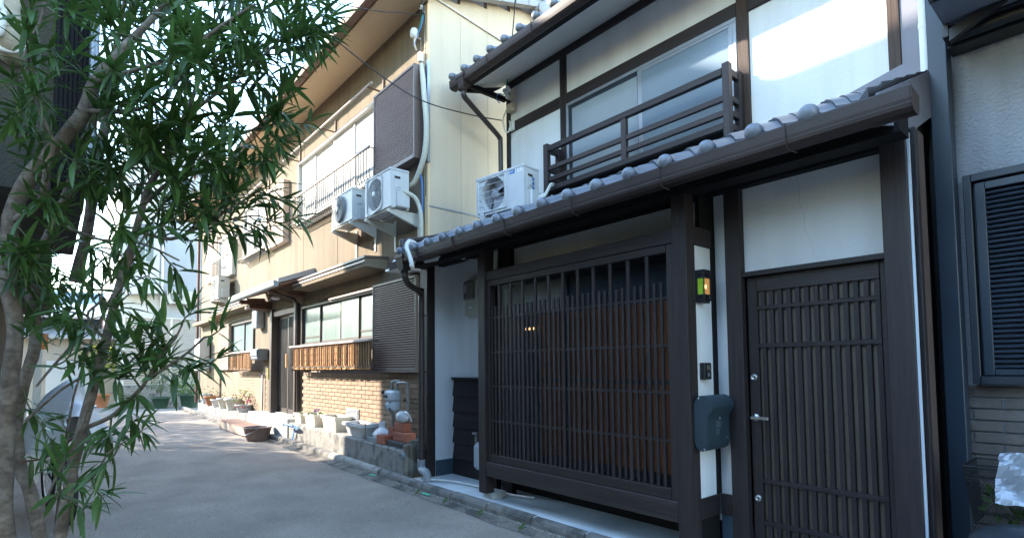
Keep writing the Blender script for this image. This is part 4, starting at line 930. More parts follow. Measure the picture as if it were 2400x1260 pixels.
# ================================================================ AIR CONDITIONERS
def ac_unit(name, label, loc, rz, W, Hh, Dp, style, mat='ac_white', feet=True):
    """local coords: x 0..W along the front, y 0..Dp to the back, z 0..Hh; front faces -y"""
    U = thing(name, label, 'air conditioner', loc, 'outdoor air conditioner units', local=True, rz=rz)
    fx = W*.40 if style != 'wire' else W*.36; fz = Hh*.50; fr = min(Hh*.42, W*.34)
    m = MB()
    m.holed(0, W, 0, Hh, 0, fx, fz, fr, 40)
    m.add([(0, 0, 0), (0, Dp, 0), (0, Dp, Hh), (0, 0, Hh)], [(0, 1, 2, 3)]); m.add([(W, 0, 0), (W, Dp, 0), (W, Dp, Hh), (W, 0, Hh)], [(0, 1, 2, 3)])
    m.add([(0, Dp, 0), (W, Dp, 0), (W, Dp, Hh), (0, Dp, Hh)], [(0, 1, 2, 3)]); m.add([(0, 0, 0), (W, 0, 0), (W, Dp, 0), (0, Dp, 0)], [(0, 1, 2, 3)])
    n = 40; ra = [(fx+fr*math.cos(2*math.pi*k/n), 0, fz+fr*math.sin(2*math.pi*k/n)) for k in range(n)]; rb = [(fx+fr*.96*math.cos(2*math.pi*k/n), .10, fz+fr*.96*math.sin(2*math.pi*k/n)) for k in range(n)]
    m.add(ra+rb, [(k, (k+1) % n, n+(k+1) % n, n+k) for k in range(n)], True)
    build(m, 'casing', mat, U, recalc=False)
    m = MB(); m.box(-.008, W+.008, -.008, Dp+.006, Hh-.028, Hh+.006, .008); build(m, 'top_cover', mat, U)
    m = MB(); m.lathe([(fr*.97, .10), (.001, .10)], (fx, 0, fz), 32, 'y'); build(m, 'coil', 'fin', U, recalc=False)
    m = MB()
    for k in range(3):
        a0 = k*2*math.pi/3+.4
        def blade(u, v, a0=a0):
            r_ = lerp(.045, fr*.90, u); a = a0+lerp(0, 1.25+.25*u, v); return (fx+r_*math.cos(a), lerp(.03, .085, v), fz+r_*math.sin(a))
        m.patch(blade, 4, 6)
    m.lathe([(.06, .09), (.055, .03), (.03, .02), (.001, .018)], (fx, 0, fz), 20, 'y'); build(m, 'fan', 'ac_grey' if style != 'wire' else 'print_grey', U, recalc=False)
    m = MB()
    if style == 'wire':
        x0, x1, z0, z1 = W*.045, W*.645, Hh*.06, Hh*.93
        q = .014
        m.box(x0, x1, -.012, .0, z1-q, z1, .003).box(x0, x1, -.012, 0, z0, z0+q, .003).box(x0, x0+q, -.012, 0, z0+q, z1-q, .003).box(x1-q, x1, -.012, 0, z0+q, z1-q, .003)
        for t in (.22, .42, .60, .80): m.tube([(x0, -.012, lerp(z0, z1, t)), (x1+.01, -.012, lerp(z0, z1, t))], .0035, 5)
        for t in (.96,): m.tube([(lerp(x0, x1, t), -.012, z0), (lerp(x0, x1, t), -.012, z1)], .003, 5)
        build(m, 'fan_guard', mat, U)
    else:
        dep = -.035 if style == 'drum' else -.012
        if style == 'drum': m.lathe([(fr*1.03, 0), (fr*1.03, dep), (fr*.97, dep-.006), (fr*.97, dep)], (fx, 0, fz), 40, 'y')
        for k in range(1, 11):
            r_ = fr*k/10.6; m.tube([(fx+r_*math.cos(a), dep, fz+r_*math.sin(a)) for a in [j*2*math.pi/32 for j in range(32)]], .0022, 3, closed=True)
        for k in range(22):
            pts = []
            for j in range(6):
                t = j/5; r_ = lerp(.04, fr*.99, t); a = k*2*math.pi/22+(.9*t if style == 'drum' else .35*t); pts.append((fx+r_*math.cos(a), dep-.002, fz+r_*math.sin(a)))
            m.tube(pts, .0022, 3, caps=False)
        build(m, 'fan_guard', 'ac_grey' if style == 'drum' else mat, U)
        m = MB(); m.lathe([(.038, dep), (.036, dep-.008), (.001, dep-.011)], (fx, 0, fz), 20, 'y'); build(m, 'hub', 'white_plastic', U)
        if style == 'square':
            m = MB(); pts = []
            for cx, cz, a0 in ((fx+fr*.72, fz+fr*.80, 0), (fx-fr*.55, fz+fr*.8, 90), (fx-fr*.55, fz-fr*.8, 180), (fx+fr*.72, fz-fr*.80, 270)):
                q = fr*.28 if cx > fx else fr*.5
                for j in range(5): a = R(a0+22.5*j); pts.append((cx+q*math.cos(a), -.006, cz+q*math.sin(a)))
            m.tube(pts, .006, 5, closed=True); build(m, 'bezel', mat, U)
    # valve side with cover and handle recess
    m = MB(); m.box(W+.001, W+.045, Dp*.30, Dp*.98, .0, Hh*.42, .012); build(m, 'valve_cover', mat, U)
    m = MB(); m.box(W+.001, W+.008, Dp*.18, Dp*.62, Hh*.45, Hh*.86, .003); build(m, 'side_panel', mat, U)
    m = MB(); m.box(W+.0085, W+.012, Dp*.22, Dp*.52, Hh*.74, Hh*.80, .001); build(m, 'hand_hole', 'dark_hole', U)
    m = MB(); m.box(W+.0085, W+.0095, Dp*.32, Dp*.55, Hh*.36+.08, Hh*.50, 0); build(m, 'rating_plate', 'print_grey', U)
    if feet:
        for xx in (W*.14, W*.82): bx('foot', mat, U, xx-.03, xx+.03, -.03, Dp+.03, -.035, -.001, .004)
    return U
RU = ac_unit('air_conditioner', 'white unit with wire guard and blue sticker standing on the tiled lean-to roof', (-5.164, 3.865, 3.175), R(7.3), .76, .462, .26, 'wire')
def seg_text(m, s, x, z, h, W_, y, t=.0022, slant=.0):
    SEG = {'A': 'abcefg', 'c': 'deg', 'e': 'adefgb', 'x': 'bcefg', '0': 'abcdef', '7': 'abc', '8': 'abcdefg', '2': 'abdeg', '4': 'bcfg', '1': 'bc', '5': 'acdfg', 'E': 'adefg', 'L': 'def', 'U': 'bcdef', 'n': 'ceg', 'o': 'cdeg', 'r': 'eg', 'H': 'bcefg', 'T': 'aef', 'P': 'abefg', 'F': 'aefg', 'J': 'bcd', 'D': 'abcdef', 'M': 'abcef'}
    for i, ch in enumerate(s):
        x0 = x+i*W_*1.45
        for q in SEG.get(ch, ''):
            a, b, c, d = {'a': (0, 1, 1, 1), 'b': (1, .5, 1, 1), 'c': (1, 0, 1, .5), 'd': (0, 0, 1, 0), 'e': (0, 0, 0, .5), 'f': (0, .5, 0, 1), 'g': (0, .5, 1, .5)}[q]
            xa, xb = x0+a*W_, x0+c*W_; za, zb = z+b*h, z+d*h
            m.box(min(xa, xb)-t/2, max(xa, xb)+t/2, y-.0006, y, min(za, zb)-t/2, max(za, zb)+t/2)
# stickers of the roof unit
bx('sticker', 'sticker_blue', RU, .545, .625, -.0025, -.0005, .395, .440, 0)
m = MB(); seg_text(m, 'AHP', .556, .408, .018, .012, -.0030, .0035); build(m, 'lettering', 'white_plastic', RU)
bx('sticker', 'white_plastic', RU, .626, .735, -.0022, -.0005, .392, .442, 0)
m = MB(); seg_text(m, 'E', .645, .410, .016, .011, -.0027, .003); seg_text(m, '7', .685, .416, .012, .010, -.0027, .003); build(m, 'lettering', 'print_blue', RU)
bx('foot_label', 'ac_white', RU, .10, .155, -.040, -.033, -.055, .045, .002); bx('foot_label', 'ac_white', RU, .60, .655, -.040, -.033, -.055, .045, .002)
m = MB(); seg_text(m, 'HHH', .119, -.03, .014, .014, -.0405, .002); seg_text(m, 'HHH', .619, -.03, .014, .014, -.0405, .002); build(m, 'lettering', 'print_grey', RU)
m = MB()
for k in range(9): m.box(.771, .7725, .13+.012*(k % 3), .139+.012*(k % 3), .20+.045*(k//3)+.002*k, .235+.045*(k//3)+.002*k)
build(m, 'side_print', 'print_blue', RU)
m = MB()
for q in (0, .022): m.tube(smooth_pts([(.80, .20, .10+q), (.845, .26, .14+q), (.86, .34, .26+q), (.83, .44, .30+q), (.80, .60, .28)]), .012, 8)
build(m, 'pipe', 'cable_white', RU)
U2 = ac_unit('air_conditioner', 'white wall unit with flat square grille on the cream corner, right of a pair', (-6.90, 3.25, 3.445), 0, .725, .50, .27, 'square', feet=False)
U1 = ac_unit('air_conditioner', 'white wall unit with round drum grille, left of the pair on the cream wall', (-8.17, 3.30, 3.555), 0, .735, .465, .27, 'drum', feet=False)
U3 = ac_unit('air_conditioner', 'small pale unit on the far end of the cream terrace wall', (-16.5, 3.30, 3.25), 0, .80, .58, .28, 'square', 'ac_cream', feet=False)
U4 = ac_unit('air_conditioner', 'pale unit on the grey apartment wall above the louvre fence', (-25.66, 3.56, 4.06), R(90), .92, .52, .28, 'wire', 'ac_cream')
for k in range(5):
    pass
m = MB(); seg_text(m, 'FUEUP', .52, .415, .010, .009, -.0006, .002); build(m, 'lettering', 'print_grey', U1)
def bracket(label, x0, x1, z, yf):
    Q = thing('wall_bracket', label, 'bracket', ((x0+x1)/2, 3.6, z-.2), 'wall brackets of the units')
    for yy in (yf+.03, yf+.24): bx('cross_bar', 'ac_cream', Q, x0-.03, x1+.03, yy-.015, yy+.015, z-.022, z-.002, .003)
    for x in (x0+.02, x1-.06):
        m = MB(); m.prism([(yf-.02, z-.024), (3.69, z-.024), (3.69, z-.20), (3.66, z-.20), (yf-.02, z-.06)], 'x', x, x+.035); build(m, 'arm', 'ac_cream', Q)
        bx('wall_plate', 'ac_cream', Q, x-.005, x+.04, 3.685, 3.699, z-.42, z+.02, .002)
bracket('steel bracket under the square grilled unit at the cream corner', -6.90, -6.175, 3.441, 3.25)
bracket('steel bracket under the drum grilled unit', -8.17, -7.435, 3.551, 3.30)
bracket('steel bracket under the far terrace unit', -16.5, -15.7, 3.246, 3.30)
# wrapped pipe run on the cream corner
def tubething(name, pts, r, mat, label, cat, n=8, k=5, group=None):
    return build(MB().tube(smooth_pts(pts, k), r, n), name, mat, None, label=label, cat=cat, group=group)
tubething('pipe_bundle', [(-6.03, 3.63, 5.36), (-5.98, 3.61, 5.20), (-5.94, 3.61, 4.9), (-5.90, 3.62, 4.46), (-5.95, 3.61, 4.10), (-6.15, 3.60, 3.83), (-6.32, 3.55, 3.78), (-6.42, 3.52, 3.76)], .036, 'hose_wrap', 'thick wrapped white pipe curving down the cream corner behind the shutter', 'pipe')
tubething('pipe_bundle', [(-6.15, 3.42, 3.66), (-6.10, 3.55, 3.60), (-6.08, 3.61, 3.50), (-6.04, 3.62, 3.35), (-6.03, 3.62, 3.04), (-6.06, 3.63, 2.6)], .030, 'hose_wrap', 'wrapped white pipe running down below the corner unit to the low roof', 'pipe')
tubething('drain_hose', [(-6.12, 3.60, 3.95), (-6.03, 3.62, 3.85), (-6.02, 3.63, 3.6), (-6.04, 3.64, 3.3)], .011, 'cable_blue', 'thin blue hose beside the wrapped pipe on the cream corner', 'hose', 6)
tubething('hose', [(-5.0, 3.40, 2.62), (-5.08, 3.05, 2.60), (-5.07, 2.93, 2.50), (-4.98, 2.88, 2.45), (-5.01, 2.87, 2.55), (-5.08, 2.87, 2.67), (-5.12, 2.93, 2.75), (-5.15, 3.05, 2.72)], .024, 'cable_white', 'white hose looped over the end of the low gutter', 'hose')
tubething('hose', [(-5.1, 3.1, 2.55), (-5.06, 3.3, 2.60), (-5.02, 3.5, 2.63), (-4.9, 3.62, 2.62), (-4.72, 3.66, 2.69), (-4.45, 3.60, 2.72), (-4.40, 3.545, 2.60), (-4.41, 3.545, 2.25)], .024, 'cable_white', 'white hose sagging along the wall under the low eave', 'hose')
tubething('hose', [(-5.32, 3.29, .125), (-5.1, 3.42, .125), (-4.7, 3.50, .122), (-4.2, 3.52, .12), (-3.9, 3.6, .12)], .011, 'cable_white', 'thin white hose lying on the pale concrete apron', 'hose')
# dome vent under the low gutter
m = MB(); 
def dome(u, v): a = math.pi*u; return (-6.19-.20*math.cos(a), 3.70-.42*math.sin(math.pi/2*v)*math.sin(a)**.3, 2.66+.22*math.cos(math.pi/2*v)*math.sin(a)**.6)
m.patch(dome, 14, 8); m.box(-6.40, -5.98, 3.30, 3.70, 2.63, 2.66, .003); build(m, 'vent_hood', 'white_plastic', None, label='white dome vent hood at the cream corner beside the gutter hopper', cat='vent hood')
# ================================================================ PLINTH: planters, bricks, bag, meter
def seedlings(m, c, n, r, rs, L=.05):
    for _ in range(n):
        a = rs.uniform(0, 6.28); q = r*rs.random()**.5
        for k in range(5):
            vs, fs = leaf_shape(L*rs.uniform(.7, 1.2), L*.5, seg=2)
            rot = Matrix.Rotation(k*1.256+a, 4, 'Z') @ Matrix.Rotation(-rs.uniform(.2, 1.0), 4, 'Y')
            p = Vector((c[0]+q*math.cos(a), c[1]+q*math.sin(a), c[2])); m.add([p+(rot @ Vector(v)) for v in vs], fs, True)
def planter(label, x, y, z, L, W, h, mat, rz, flare=.82, plant=0, flower=None, rim=.012):
    P = thing('planter', label, 'planter', (x, y, z), 'long planters on the near plinth', local=True, rz=rz)
    a, b = L/2, W/2; m = MB()
    def ring(s, zz, e=0): return [(-a*s-e, -b*s-e, zz), (a*s+e, -b*s-e, zz), (a*s+e, b*s+e, zz), (-a*s-e, b*s+e, zz)]
    rr = [ring(flare, 0), ring(.96, h-.045), ring(1.0, h-.045, rim), ring(1.0, h, rim), ring(1.0, h, -.010), ring(.97, h-.04, -.01)]
    vs = sum(rr, []); fs = [(i*4+k, i*4+(k+1) % 4, i*4+4+(k+1) % 4, i*4+4+k) for i in range(5) for k in range(4)]+[(3, 2, 1, 0)]
    m.add(vs, fs)
    for zz in (h*.35, h*.62):
        s = lerp(flare, .96, zz/(h-.045)); e = .003
        m.box(-a*s-e, a*s+e, -b*s-e, -b*s+.004, zz-.004, zz+.004)
    build(m, 'pot', mat, P)
    m = MB(); rr = random.Random(int(x*100))
    m.patch(lambda u, v: (lerp(-a, a, u)*.955, lerp(-b, b, v)*.94, h-.045+rr.uniform(-.012, .012)), 14, 6); build(m, 'soil', 'soil', P)
    if plant:
        m = MB(); seedlings(m, (a*.3, 0, h-.02), plant, a*.5, rr, .07); build(m, 'seedling', 'leaf_bright', P, recalc=False)
    if flower:
        m = MB()
        for k in range(10): m.ball((a*.1+rr.gauss(0, .05), rr.gauss(0, .03), h+.03+rr.uniform(0, .04)), .014, 6, 4)
        build(m, 'flowers', flower, P, kind='stuff')
planter('small white planter with green seedlings beside the concrete step', -10.22, 3.60, .39, .42, .20, .17, 'planter_white', R(-4), plant=7)
planter('white planter with a violet flower, second from the step', -9.45, 3.55, .39, .58, .22, .21, 'planter_white', R(-4), plant=4, flower='flower_violet')
planter('cream planter of bare soil with tall ribbed sides', -8.52, 3.53, .385, .64, .25, .235, 'planter_white', R(-3))
planter('pale grey rimmed planter of dry soil next to the plastic bag', -7.55, 3.50, .385, .64, .23, .20, 'planter_grey', R(-2), .72, rim=.03)
m = MB(); m.box(-7.0, -6.62, 3.36, 3.58, .385, .395); 
for a in ((-7.02, -7.0, 3.34, 3.60), (-6.62, -6.60, 3.34, 3.60), (-7.0, -6.62, 3.34, 3.36), (-7.0, -6.62, 3.58, 3.60)): m.box(a[0], a[1], a[2], a[3], .386, .45, .003)
build(m, 'tray', 'tray', None, label='shallow grey tray holding the tied plastic bag', cat='tray')
rb = random.Random(8); ph = [(rb.uniform(0, 6.28), rb.randint(2, 6), rb.uniform(.02, .06)) for _ in range(7)]
m = MB()
def bagf(u, v):
    a = 2*math.pi*u; w = sum(q*math.sin(n_*a+p+5*v) for p, n_, q in ph)
    if v < .78: r = .17*(math.sin(math.pi*lerp(.22, .93, v/.78))**.75); z = .175*(v/.78)**.9
    else: t = (v-.78)/.22; r = lerp(.052, .035, t)+.022*math.sin(7*a)*t; z = .175+.085*t; w *= .3
    return (-6.81+r*(1+w)*math.cos(a)*1.1, 3.47+r*(1+w)*math.sin(a)*.62, .397+z*(1+.35*w))
m.patch(bagf, 36, 22); B_ = build(m, 'plastic_bag', 'bag', None, label='white tied plastic bag resting in the shallow grey tray', cat='plastic bag')
m = MB(); m.tube([(-7.04, 3.33, .40), (-7.03, 3.33, .62)], .007, 5); build(m, 'stake', 'rail_rust', None, label='thin rusty stake stuck in front of the rimmed planter', cat='stake')
bg_ = 'red bricks stacked on the plinth'
def hollow_brick(label, x0, x1, y0, y1, z0, z1, mat='brick_red', hole=True):
    m = MB(); m.box(x0, x1, y0, y1, z0, z1, .005)
    if hole:
        cx, cy = (x0+x1)/2, (y0+y1)/2; n = 16; o = [(cx+(x1-x0)*.30*math.cos(2*math.pi*k/n), cy+(y1-y0)*.26*math.sin(2*math.pi*k/n), z1+.001) for k in range(n)]
        b_ = build(m, 'brick', mat, None, label=label, cat='brick', group=bg_)
        m = MB(); m.add(o+[(x, y, z1-.012) for x, y, z in o], [(k, (k+1) % n, n+(k+1) % n, n+k) for k in range(n)]+[tuple(range(n, 2*n))]); build(m, 'frog', 'brick_dark', b_); return b_
    return build(m, 'brick', mat, None, label=label, cat='brick', group=bg_)
hollow_brick('dark grey paving slab at the bottom of the red brick stack', -6.44, -5.99, 3.34, 3.60, .39, .455, 'brick_dark', False)
hollow_brick('red brick lowest and farthest left beside the dark slab', -6.68, -6.46, 3.32, 3.44, .39, .505)
hollow_brick('long red brick lying on the dark slab under the top brick', -6.34, -6.00, 3.38, 3.52, .456, .565, hole=False)
hollow_brick('topmost red brick carrying the watering can', -6.38, -6.15, 3.42, 3.54, .567, .675, hole=False)
hollow_brick('upright red brick behind the lowest one beside the gas pipe', -6.62, -6.46, 3.46, 3.60, .39, .60)
WC = thing('watering_can', 'small translucent white watering can lying on the top red brick', 'watering can', (-6.28, 3.48, .675))
m = MB(); m.lathe([(.02, -.10), (.055, -.085), (.075, -.04), (.075, .04), (.05, .085), (.02, .10)], (-6.27, 3.48, .752), 16, 'x'); build(m, 'body', 'can_plastic', WC)
m = MB(); m.tube([(-6.36, 3.46, .72), (-6.46, 3.44, .78), (-6.53, 3.43, .85)], [.016, .013, .017], 8); build(m, 'spout', 'rail_metal', WC)
m = MB(); m.tube(smooth_pts([(-6.20, 3.48, .82), (-6.12, 3.48, .80), (-6.03, 3.48, .71)]), .010, 8); build(m, 'handle', 'steel', WC)
m = MB()
for k in range(8): m.tube([(-6.12+.03*k, 3.30, .388), (-6.12+.03*k, 3.30+.001, .40), (-6.10+.03*k, 3.40, .44)], .003, 4)
for k in range(6): m.tube([(-6.14, 3.30+.02*k, .39+.008*k), (-5.90, 3.30+.02*k, .39+.008*k)], .003, 4)
build(m, 'wire_net', 'wire_black', None, label='crumpled black wire netting on the end of the plinth', cat='netting')
# gas meter of the terrace with its pipes
GM = thing('gas_meter', 'pale grey gas meter on pipes before the brick tiles', 'gas meter', (-6.62, 3.56, .39))
m = MB(); m.box(-6.76, -6.50, 3.46, 3.60, .93, 1.08, .03); build(m, 'upper_case', 'meter_grey', GM)
m = MB(); m.box(-6.73, -6.60, 3.455, 3.60, .79, .945, .045); m.box(-6.60, -6.50, 3.47, 3.60, .80, .945, .03); build(m, 'lower_case', 'meter_grey', GM)
m = MB(); m.box(-6.75, -6.64, 3.445, 3.46, .985, 1.02, .004); m.lathe([(.022, 0), (.022, -.02), (.001, -.021)], (-6.76, 3.46, 1.055), 12, 'y'); build(m, 'dial', 'dark_hole', GM)
m = MB(); seg_text(m, 'K', -6.68, .85, .03, .02, 3.454); m.tube([(-6.69, 3.453, .85), (-6.66, 3.453, .88)], .0025, 4); m.tube([(-6.69, 3.453, .88), (-6.66, 3.453, .85)], .0025, 4); build(m, 'mark', 'print_blue', GM)
m = MB()
m.tube(smooth_pts([(-6.70, 3.55, 1.07), (-6.70, 3.55, 1.14), (-6.68, 3.55, 1.185), (-6.62, 3.56, 1.20), (-6.55, 3.60, 1.20)]), .022, 10)
m.tube(smooth_pts([(-6.56, 3.55, 1.07), (-6.56, 3.55, 1.13), (-6.53, 3.55, 1.175), (-6.45, 3.55, 1.185), (-6.34, 3.56, 1.185), (-6.31, 3.57, 1.17), (-6.30, 3.575, 1.11), (-6.30, 3.575, .66)]), .020, 10)
m.tube([(-6.66, 3.55, .82), (-6.66, 3.55, .40)], .020, 10); m.tube([(-6.66, 3.55, .70), (-6.66, 3.55, .66)], .026, 10)
for z in (1.105,): m.lathe([(.03, 0), (.03, .03)], (-6.70, 3.55, z-.02), 8); m.lathe([(.03, 0), (.03, .03)], (-6.56, 3.55, z-.02), 8)
build(m, 'pipe', 'pipe_galv', GM)
m = MB(); m.box(-6.40, -6.15, 3.59, 3.61, .975, .985); m.box(-6.405, -6.39, 3.56, 3.61, .94, .97); build(m, 'pipe_bracket', 'rail_rust', GM)
# step furniture on the lane
PL = thing('platform', 'low brown wooden platform on the lane before the concrete step', 'platform', (-13.0, 3.45, .1))
for k in range(5): bx('plank', 'platform', PL, -14.1, -11.9, 3.03+.075*k, 3.101+.075*k, .185, .205, .003)
m = MB(); m.box(-14.08, -11.92, 3.035, 3.06, .02, .184, .003).box(-14.08, -11.92, 3.37, 3.395, .02, .184, .003).box(-14.08, -14.05, 3.06, 3.37, .02, .184).box(-11.95, -11.92, 3.06, 3.37, .02, .184); build(m, 'skirt', 'platform_edge', PL)
BK = thing('bucket', 'brown plastic bucket with a wire handle beside the wooden platform', 'bucket', (-11.25, 3.10, .01))
m = MB(); m.lathe([(.19, .0), (.25, .235), (.265, .235), (.265, .25), (.245, .25), (.185, .02), (.001, .02)], (-11.25, 3.10, .012), 24); build(m, 'pail', 'bucket', BK)
m = MB(); m.tube(smooth_pts([(-11.48, 3.04, .235), (-11.40, 2.88, .15), (-11.25, 2.83, .12), (-11.10, 2.88, .15), (-11.01, 3.04, .235)]), .006, 5); m.tube([(-11.31, 2.835, .125), (-11.19, 2.835, .125)], .012, 6); build(m, 'handle', 'steel', BK)
m = MB(); m.tube(smooth_pts([(-10.3, 3.28, .36), (-10.05, 3.22, .40), (-9.8, 3.28, .37)]), .022, 6); m.prism([(-10.1, .10), (-9.95, .36), (-9.75, .34), (-9.72, .31), (-9.93, .32), (-10.05, .1)], 'y', 3.36, 3.37); build(m, 'hand_rake', 'blue_tool', None, label='blue garden tool hanging over the plinth edge below the planters', cat='garden tool')
# ================================================================ TOWNHOUSE FITTINGS
EM = thing('electric_meter', 'beige electric meter box on the white wall in the recess', 'electric meter', (-5.06, 3.74, 1.99))
m = MB(); m.box(-5.20, -4.94, 3.70, 3.784, 1.985, 2.40, .012); build(m, 'case', 'meter_beige', EM)
m = MB(); m.box(-5.175, -4.985, 3.665, 3.699, 2.165, 2.375, .012); build(m, 'window', 'meter_glass', EM)
bx('face', 'print_grey', EM, -5.165, -5.08, 3.660, 3.664, 2.24, 2.35, 0); bx('plate', 'white_plastic', EM, -5.10, -5.04, 3.697, 3.6995, 2.06, 2.085, 0)
m = MB(); seg_text(m, 'E0', -5.15, 2.30, .02, .014, 3.659, .003); seg_text(m, 'A8', -5.15, 2.26, .02, .014, 3.659, .003); build(m, 'lettering', 'white_plastic', EM)
G2 = thing('gas_meter', 'pale gas meter tucked behind the lattice corner post', 'gas meter', (-4.84, 3.66, .22))
m = MB(); m.box(-4.93, -4.76, 3.60, 3.72, .25, .55, .04); build(m, 'case', 'meter_grey', G2)
m = MB(); m.tube([(-4.90, 3.64, .54), (-4.90, 3.64, .66)], .016, 8); m.lathe([(.03, 0), (.03, .02), (.001, .02)], (-4.90, 3.62, .64), 12); build(m, 'pipe', 'pipe_galv', G2)
# mailbox on the bay side
MBX = thing('mailbox', 'dark blue green rounded letter box on the white bay side panel', 'mailbox', (-1.93, 3.42, .82))
y0, y1 = 3.285, 3.56; prof = []
for k in range(11): a = math.pi/2-k*math.pi*1.05/10*.62; prof.append((-1.945+.085*math.cos(a)*1.08, 1.105+.080*math.sin(a)))
prof = [(-1.9875, 1.10), (-1.984, 1.135), (-1.968, 1.165), (-1.945, 1.183), (-1.915, 1.186), (-1.885, 1.175), (-1.862, 1.155), (-1.849, 1.125), (-1.852, 1.095), (-1.868, 1.068), (-1.880, 1.045), (-1.884, 1.02), (-1.885, .89), (-1.890, .858), (-1.904, .833), (-1.925, .822), (-1.95, .823), (-1.972, .840), (-1.985, .865), (-1.9875, .90)]
m = MB(); m.prism(prof, 'y', y0, y1, smooth=True)
build(m, 'body', 'mailbox', MBX)
cx, cz = -1.930, 1.0
m = MB(); m.prism([(lerp(p[0], cx, .16), lerp(p[1], cz, .09)) for p in prof], 'y', y0-.004, y0-.0005); build(m, 'end_cap', 'mailbox', MBX)
m = MB(); e = [(p[0]*1.0, p[1]) for p in prof[2:9]]; m.prism([(a+.003, b+.002) for a, b in e]+[(a-.002, b-.001) for a, b in reversed(e)], 'y', y0+.006, y1-.002, smooth=True); build(m, 'lid', 'mailbox', MBX)
m = MB()
for x, z in ((-1.948, 1.170), (-1.915, .836)): m.ball((x, y0-.002, z), .0055, 10, 6, (1, .5, 1))
m.ball((-1.883, 3.43, 1.035), .007, 10, 6, (.6, 1, 1)); build(m, 'screw', 'screw', MBX)
m = MB(); seg_text(m, '70E2', 0, 0, .036, .014, 0, .0018); seg_text(m, '07', .02, -.052, .036, .014, 0, .0018)
m.xf(Matrix(((0, 1, 0, -1.8838), (1, 0, .16, 3.375), (0, 0, 1, .978), (0, 0, 0, 1)))); build(m, 'lettering', 'mail_mark', MBX)
m = MB(); m.box(-1.8845, -1.8838, 3.505, 3.535, .898, .902); build(m, 'maker_plate', 'mail_mark', MBX)
# wall lantern
WLp = thing('wall_lamp', 'small black iron wall lantern with green and amber glass, lit', 'wall lamp', (-1.96, 3.41, 1.82))
x0, x1, ya, yb, za, zb = -1.986, -1.925, 3.355, 3.445, 1.825, 2.025
m = MB(); m.box(-1.994, -1.987, ya-.012, yb+.09, za-.005, zb+.012, .002)
for xx in (x0, x1-.008):
    for yy in (ya, yb-.008): m.box(xx, xx+.008, yy, yy+.008, za, zb, .001)
for z in (za, za+.036, zb-.045, zb-.008):
    m.box(x0+.008, x1-.008, ya, ya+.007, z, z+.008).box(x1-.007, x1, ya+.008, yb-.008, z, z+.008)
m.box(x0-.002, x1+.004, ya-.005, yb+.005, zb+.0005, zb+.012, .002).box(x0, x1-.01, ya+.01, yb-.01, za-.012, za-.0005, .002)
for z in (za+.010, zb-.036):
    for k in range(3): m.box(x0+.010+.016*k, x0+.018+.016*k, ya+.001, ya+.006, z, z+.026).box(x1-.006, x1-.001, ya+.012+.024*k, ya+.022+.024*k, z, z+.026)
build(m, 'frame', 'lamp_iron', WLp)
bx('glass', 'lamp_green', WLp, x0+.008, x1-.008, ya+.008, ya+.011, za+.044, zb-.046, 0); bx('glass', 'lamp_amber', WLp, x1-.011, x1-.0075, ya+.010, yb-.008, za+.044, zb-.046, 0)
bx('backing', 'lamp_iron', WLp, x0+.006, x1-.012, ya+.012, yb-.006, za+.02, zb-.02, 0)
m = MB(); m.ball((x1-.006, 3.385, 1.92), .0105, 10, 8, (.5, 1, 1.5)); build(m, 'bulb', 'bulb', WLp)
IC = thing('intercom', 'small black intercom on the white bay panel above the mailbox', 'intercom', (-1.97, 3.44, 1.29))
m = MB(); m.box(-1.994, -1.955, 3.385, 3.475, 1.29, 1.405, .005); build(m, 'case', 'lamp_iron', IC); bx('lens', 'meter_glass', IC, -1.9545, -1.952, 3.41, 3.455, 1.355, 1.39, 0); bx('button', 'ac_grey', IC, -1.9545, -1.951, 3.42, 3.445, 1.31, 1.335, .001)
# ================================================================ CABLES AND BOXES
def cable(name, pts, r, mat, label, k=8): return tubething(name, pts, r, mat, label, 'cable', 5, k, 'overhead and wall cables')
cable('cable', [(-7.4, .6, 7.1), (-5.16, 1.8, 4.95), (-4.72, 1.95, 4.50), (-5.06, 2.4, 4.43), (-5.8, 3.2, 4.84), (-6.0, 3.9, 4.93), (-5.51, 4.55, 4.70)][0:1]+[(-6.4, 1.2, 5.95), (-5.7, 1.95, 5.18), (-5.45, 2.6, 4.72), (-5.40, 3.2, 4.52), (-5.42, 3.9, 4.56), (-5.50, 4.55, 4.69)], .007, 'cable_black', 'black cable sagging from the sky to the corner of the timber house')
cable('cable', [(-6.9, 1.0, 6.5), (-6.2, 2.2, 5.80), (-6.01, 2.9, 5.78), (-6.02, 3.4, 5.96), (-6.03, 3.6, 6.02)], .006, 'cable_black', 'black cable meeting the top corner of the cream wall')
cable('cable', [(-4.5, 4.0, 6.4), (-4.8, 4.2, 5.84), (-5.1, 4.4, 5.56), (-5.36, 4.55, 5.30), (-5.43, 4.6, 5.18)], .007, 'cable_black', 'dark cable dropping past the upper gutter of the timber house')
cable('cable', [(-5.20, 4.46, 5.46), (-5.32, 4.53, 5.30), (-5.43, 4.58, 5.15), (-5.45, 4.60, 5.0)], .009, 'cable_green', 'green sleeved cable at the upper eave of the timber house')
cable('cable', [(-5.45, 4.55, 5.02), (-5.53, 4.52, 5.06), (-5.58, 4.53, 5.01), (-5.55, 4.56, 4.95)], .007, 'cable_blue', 'blue loop of cable under the upper eave')
cable('cable', [(-5.45, 4.60, 4.85), (-5.50, 4.57, 4.7), (-5.47, 4.58, 4.55), (-5.43, 4.60, 4.52), (-5.41, 4.62, 4.60), (-5.43, 4.63, 4.68)], .010, 'cable_white', 'white cable loop below the junction boxes')
CI = thing('cable_insulator', 'cluster of white porcelain cable clamps under the upper eave', 'insulator', (-5.45, 4.6, 5.05))
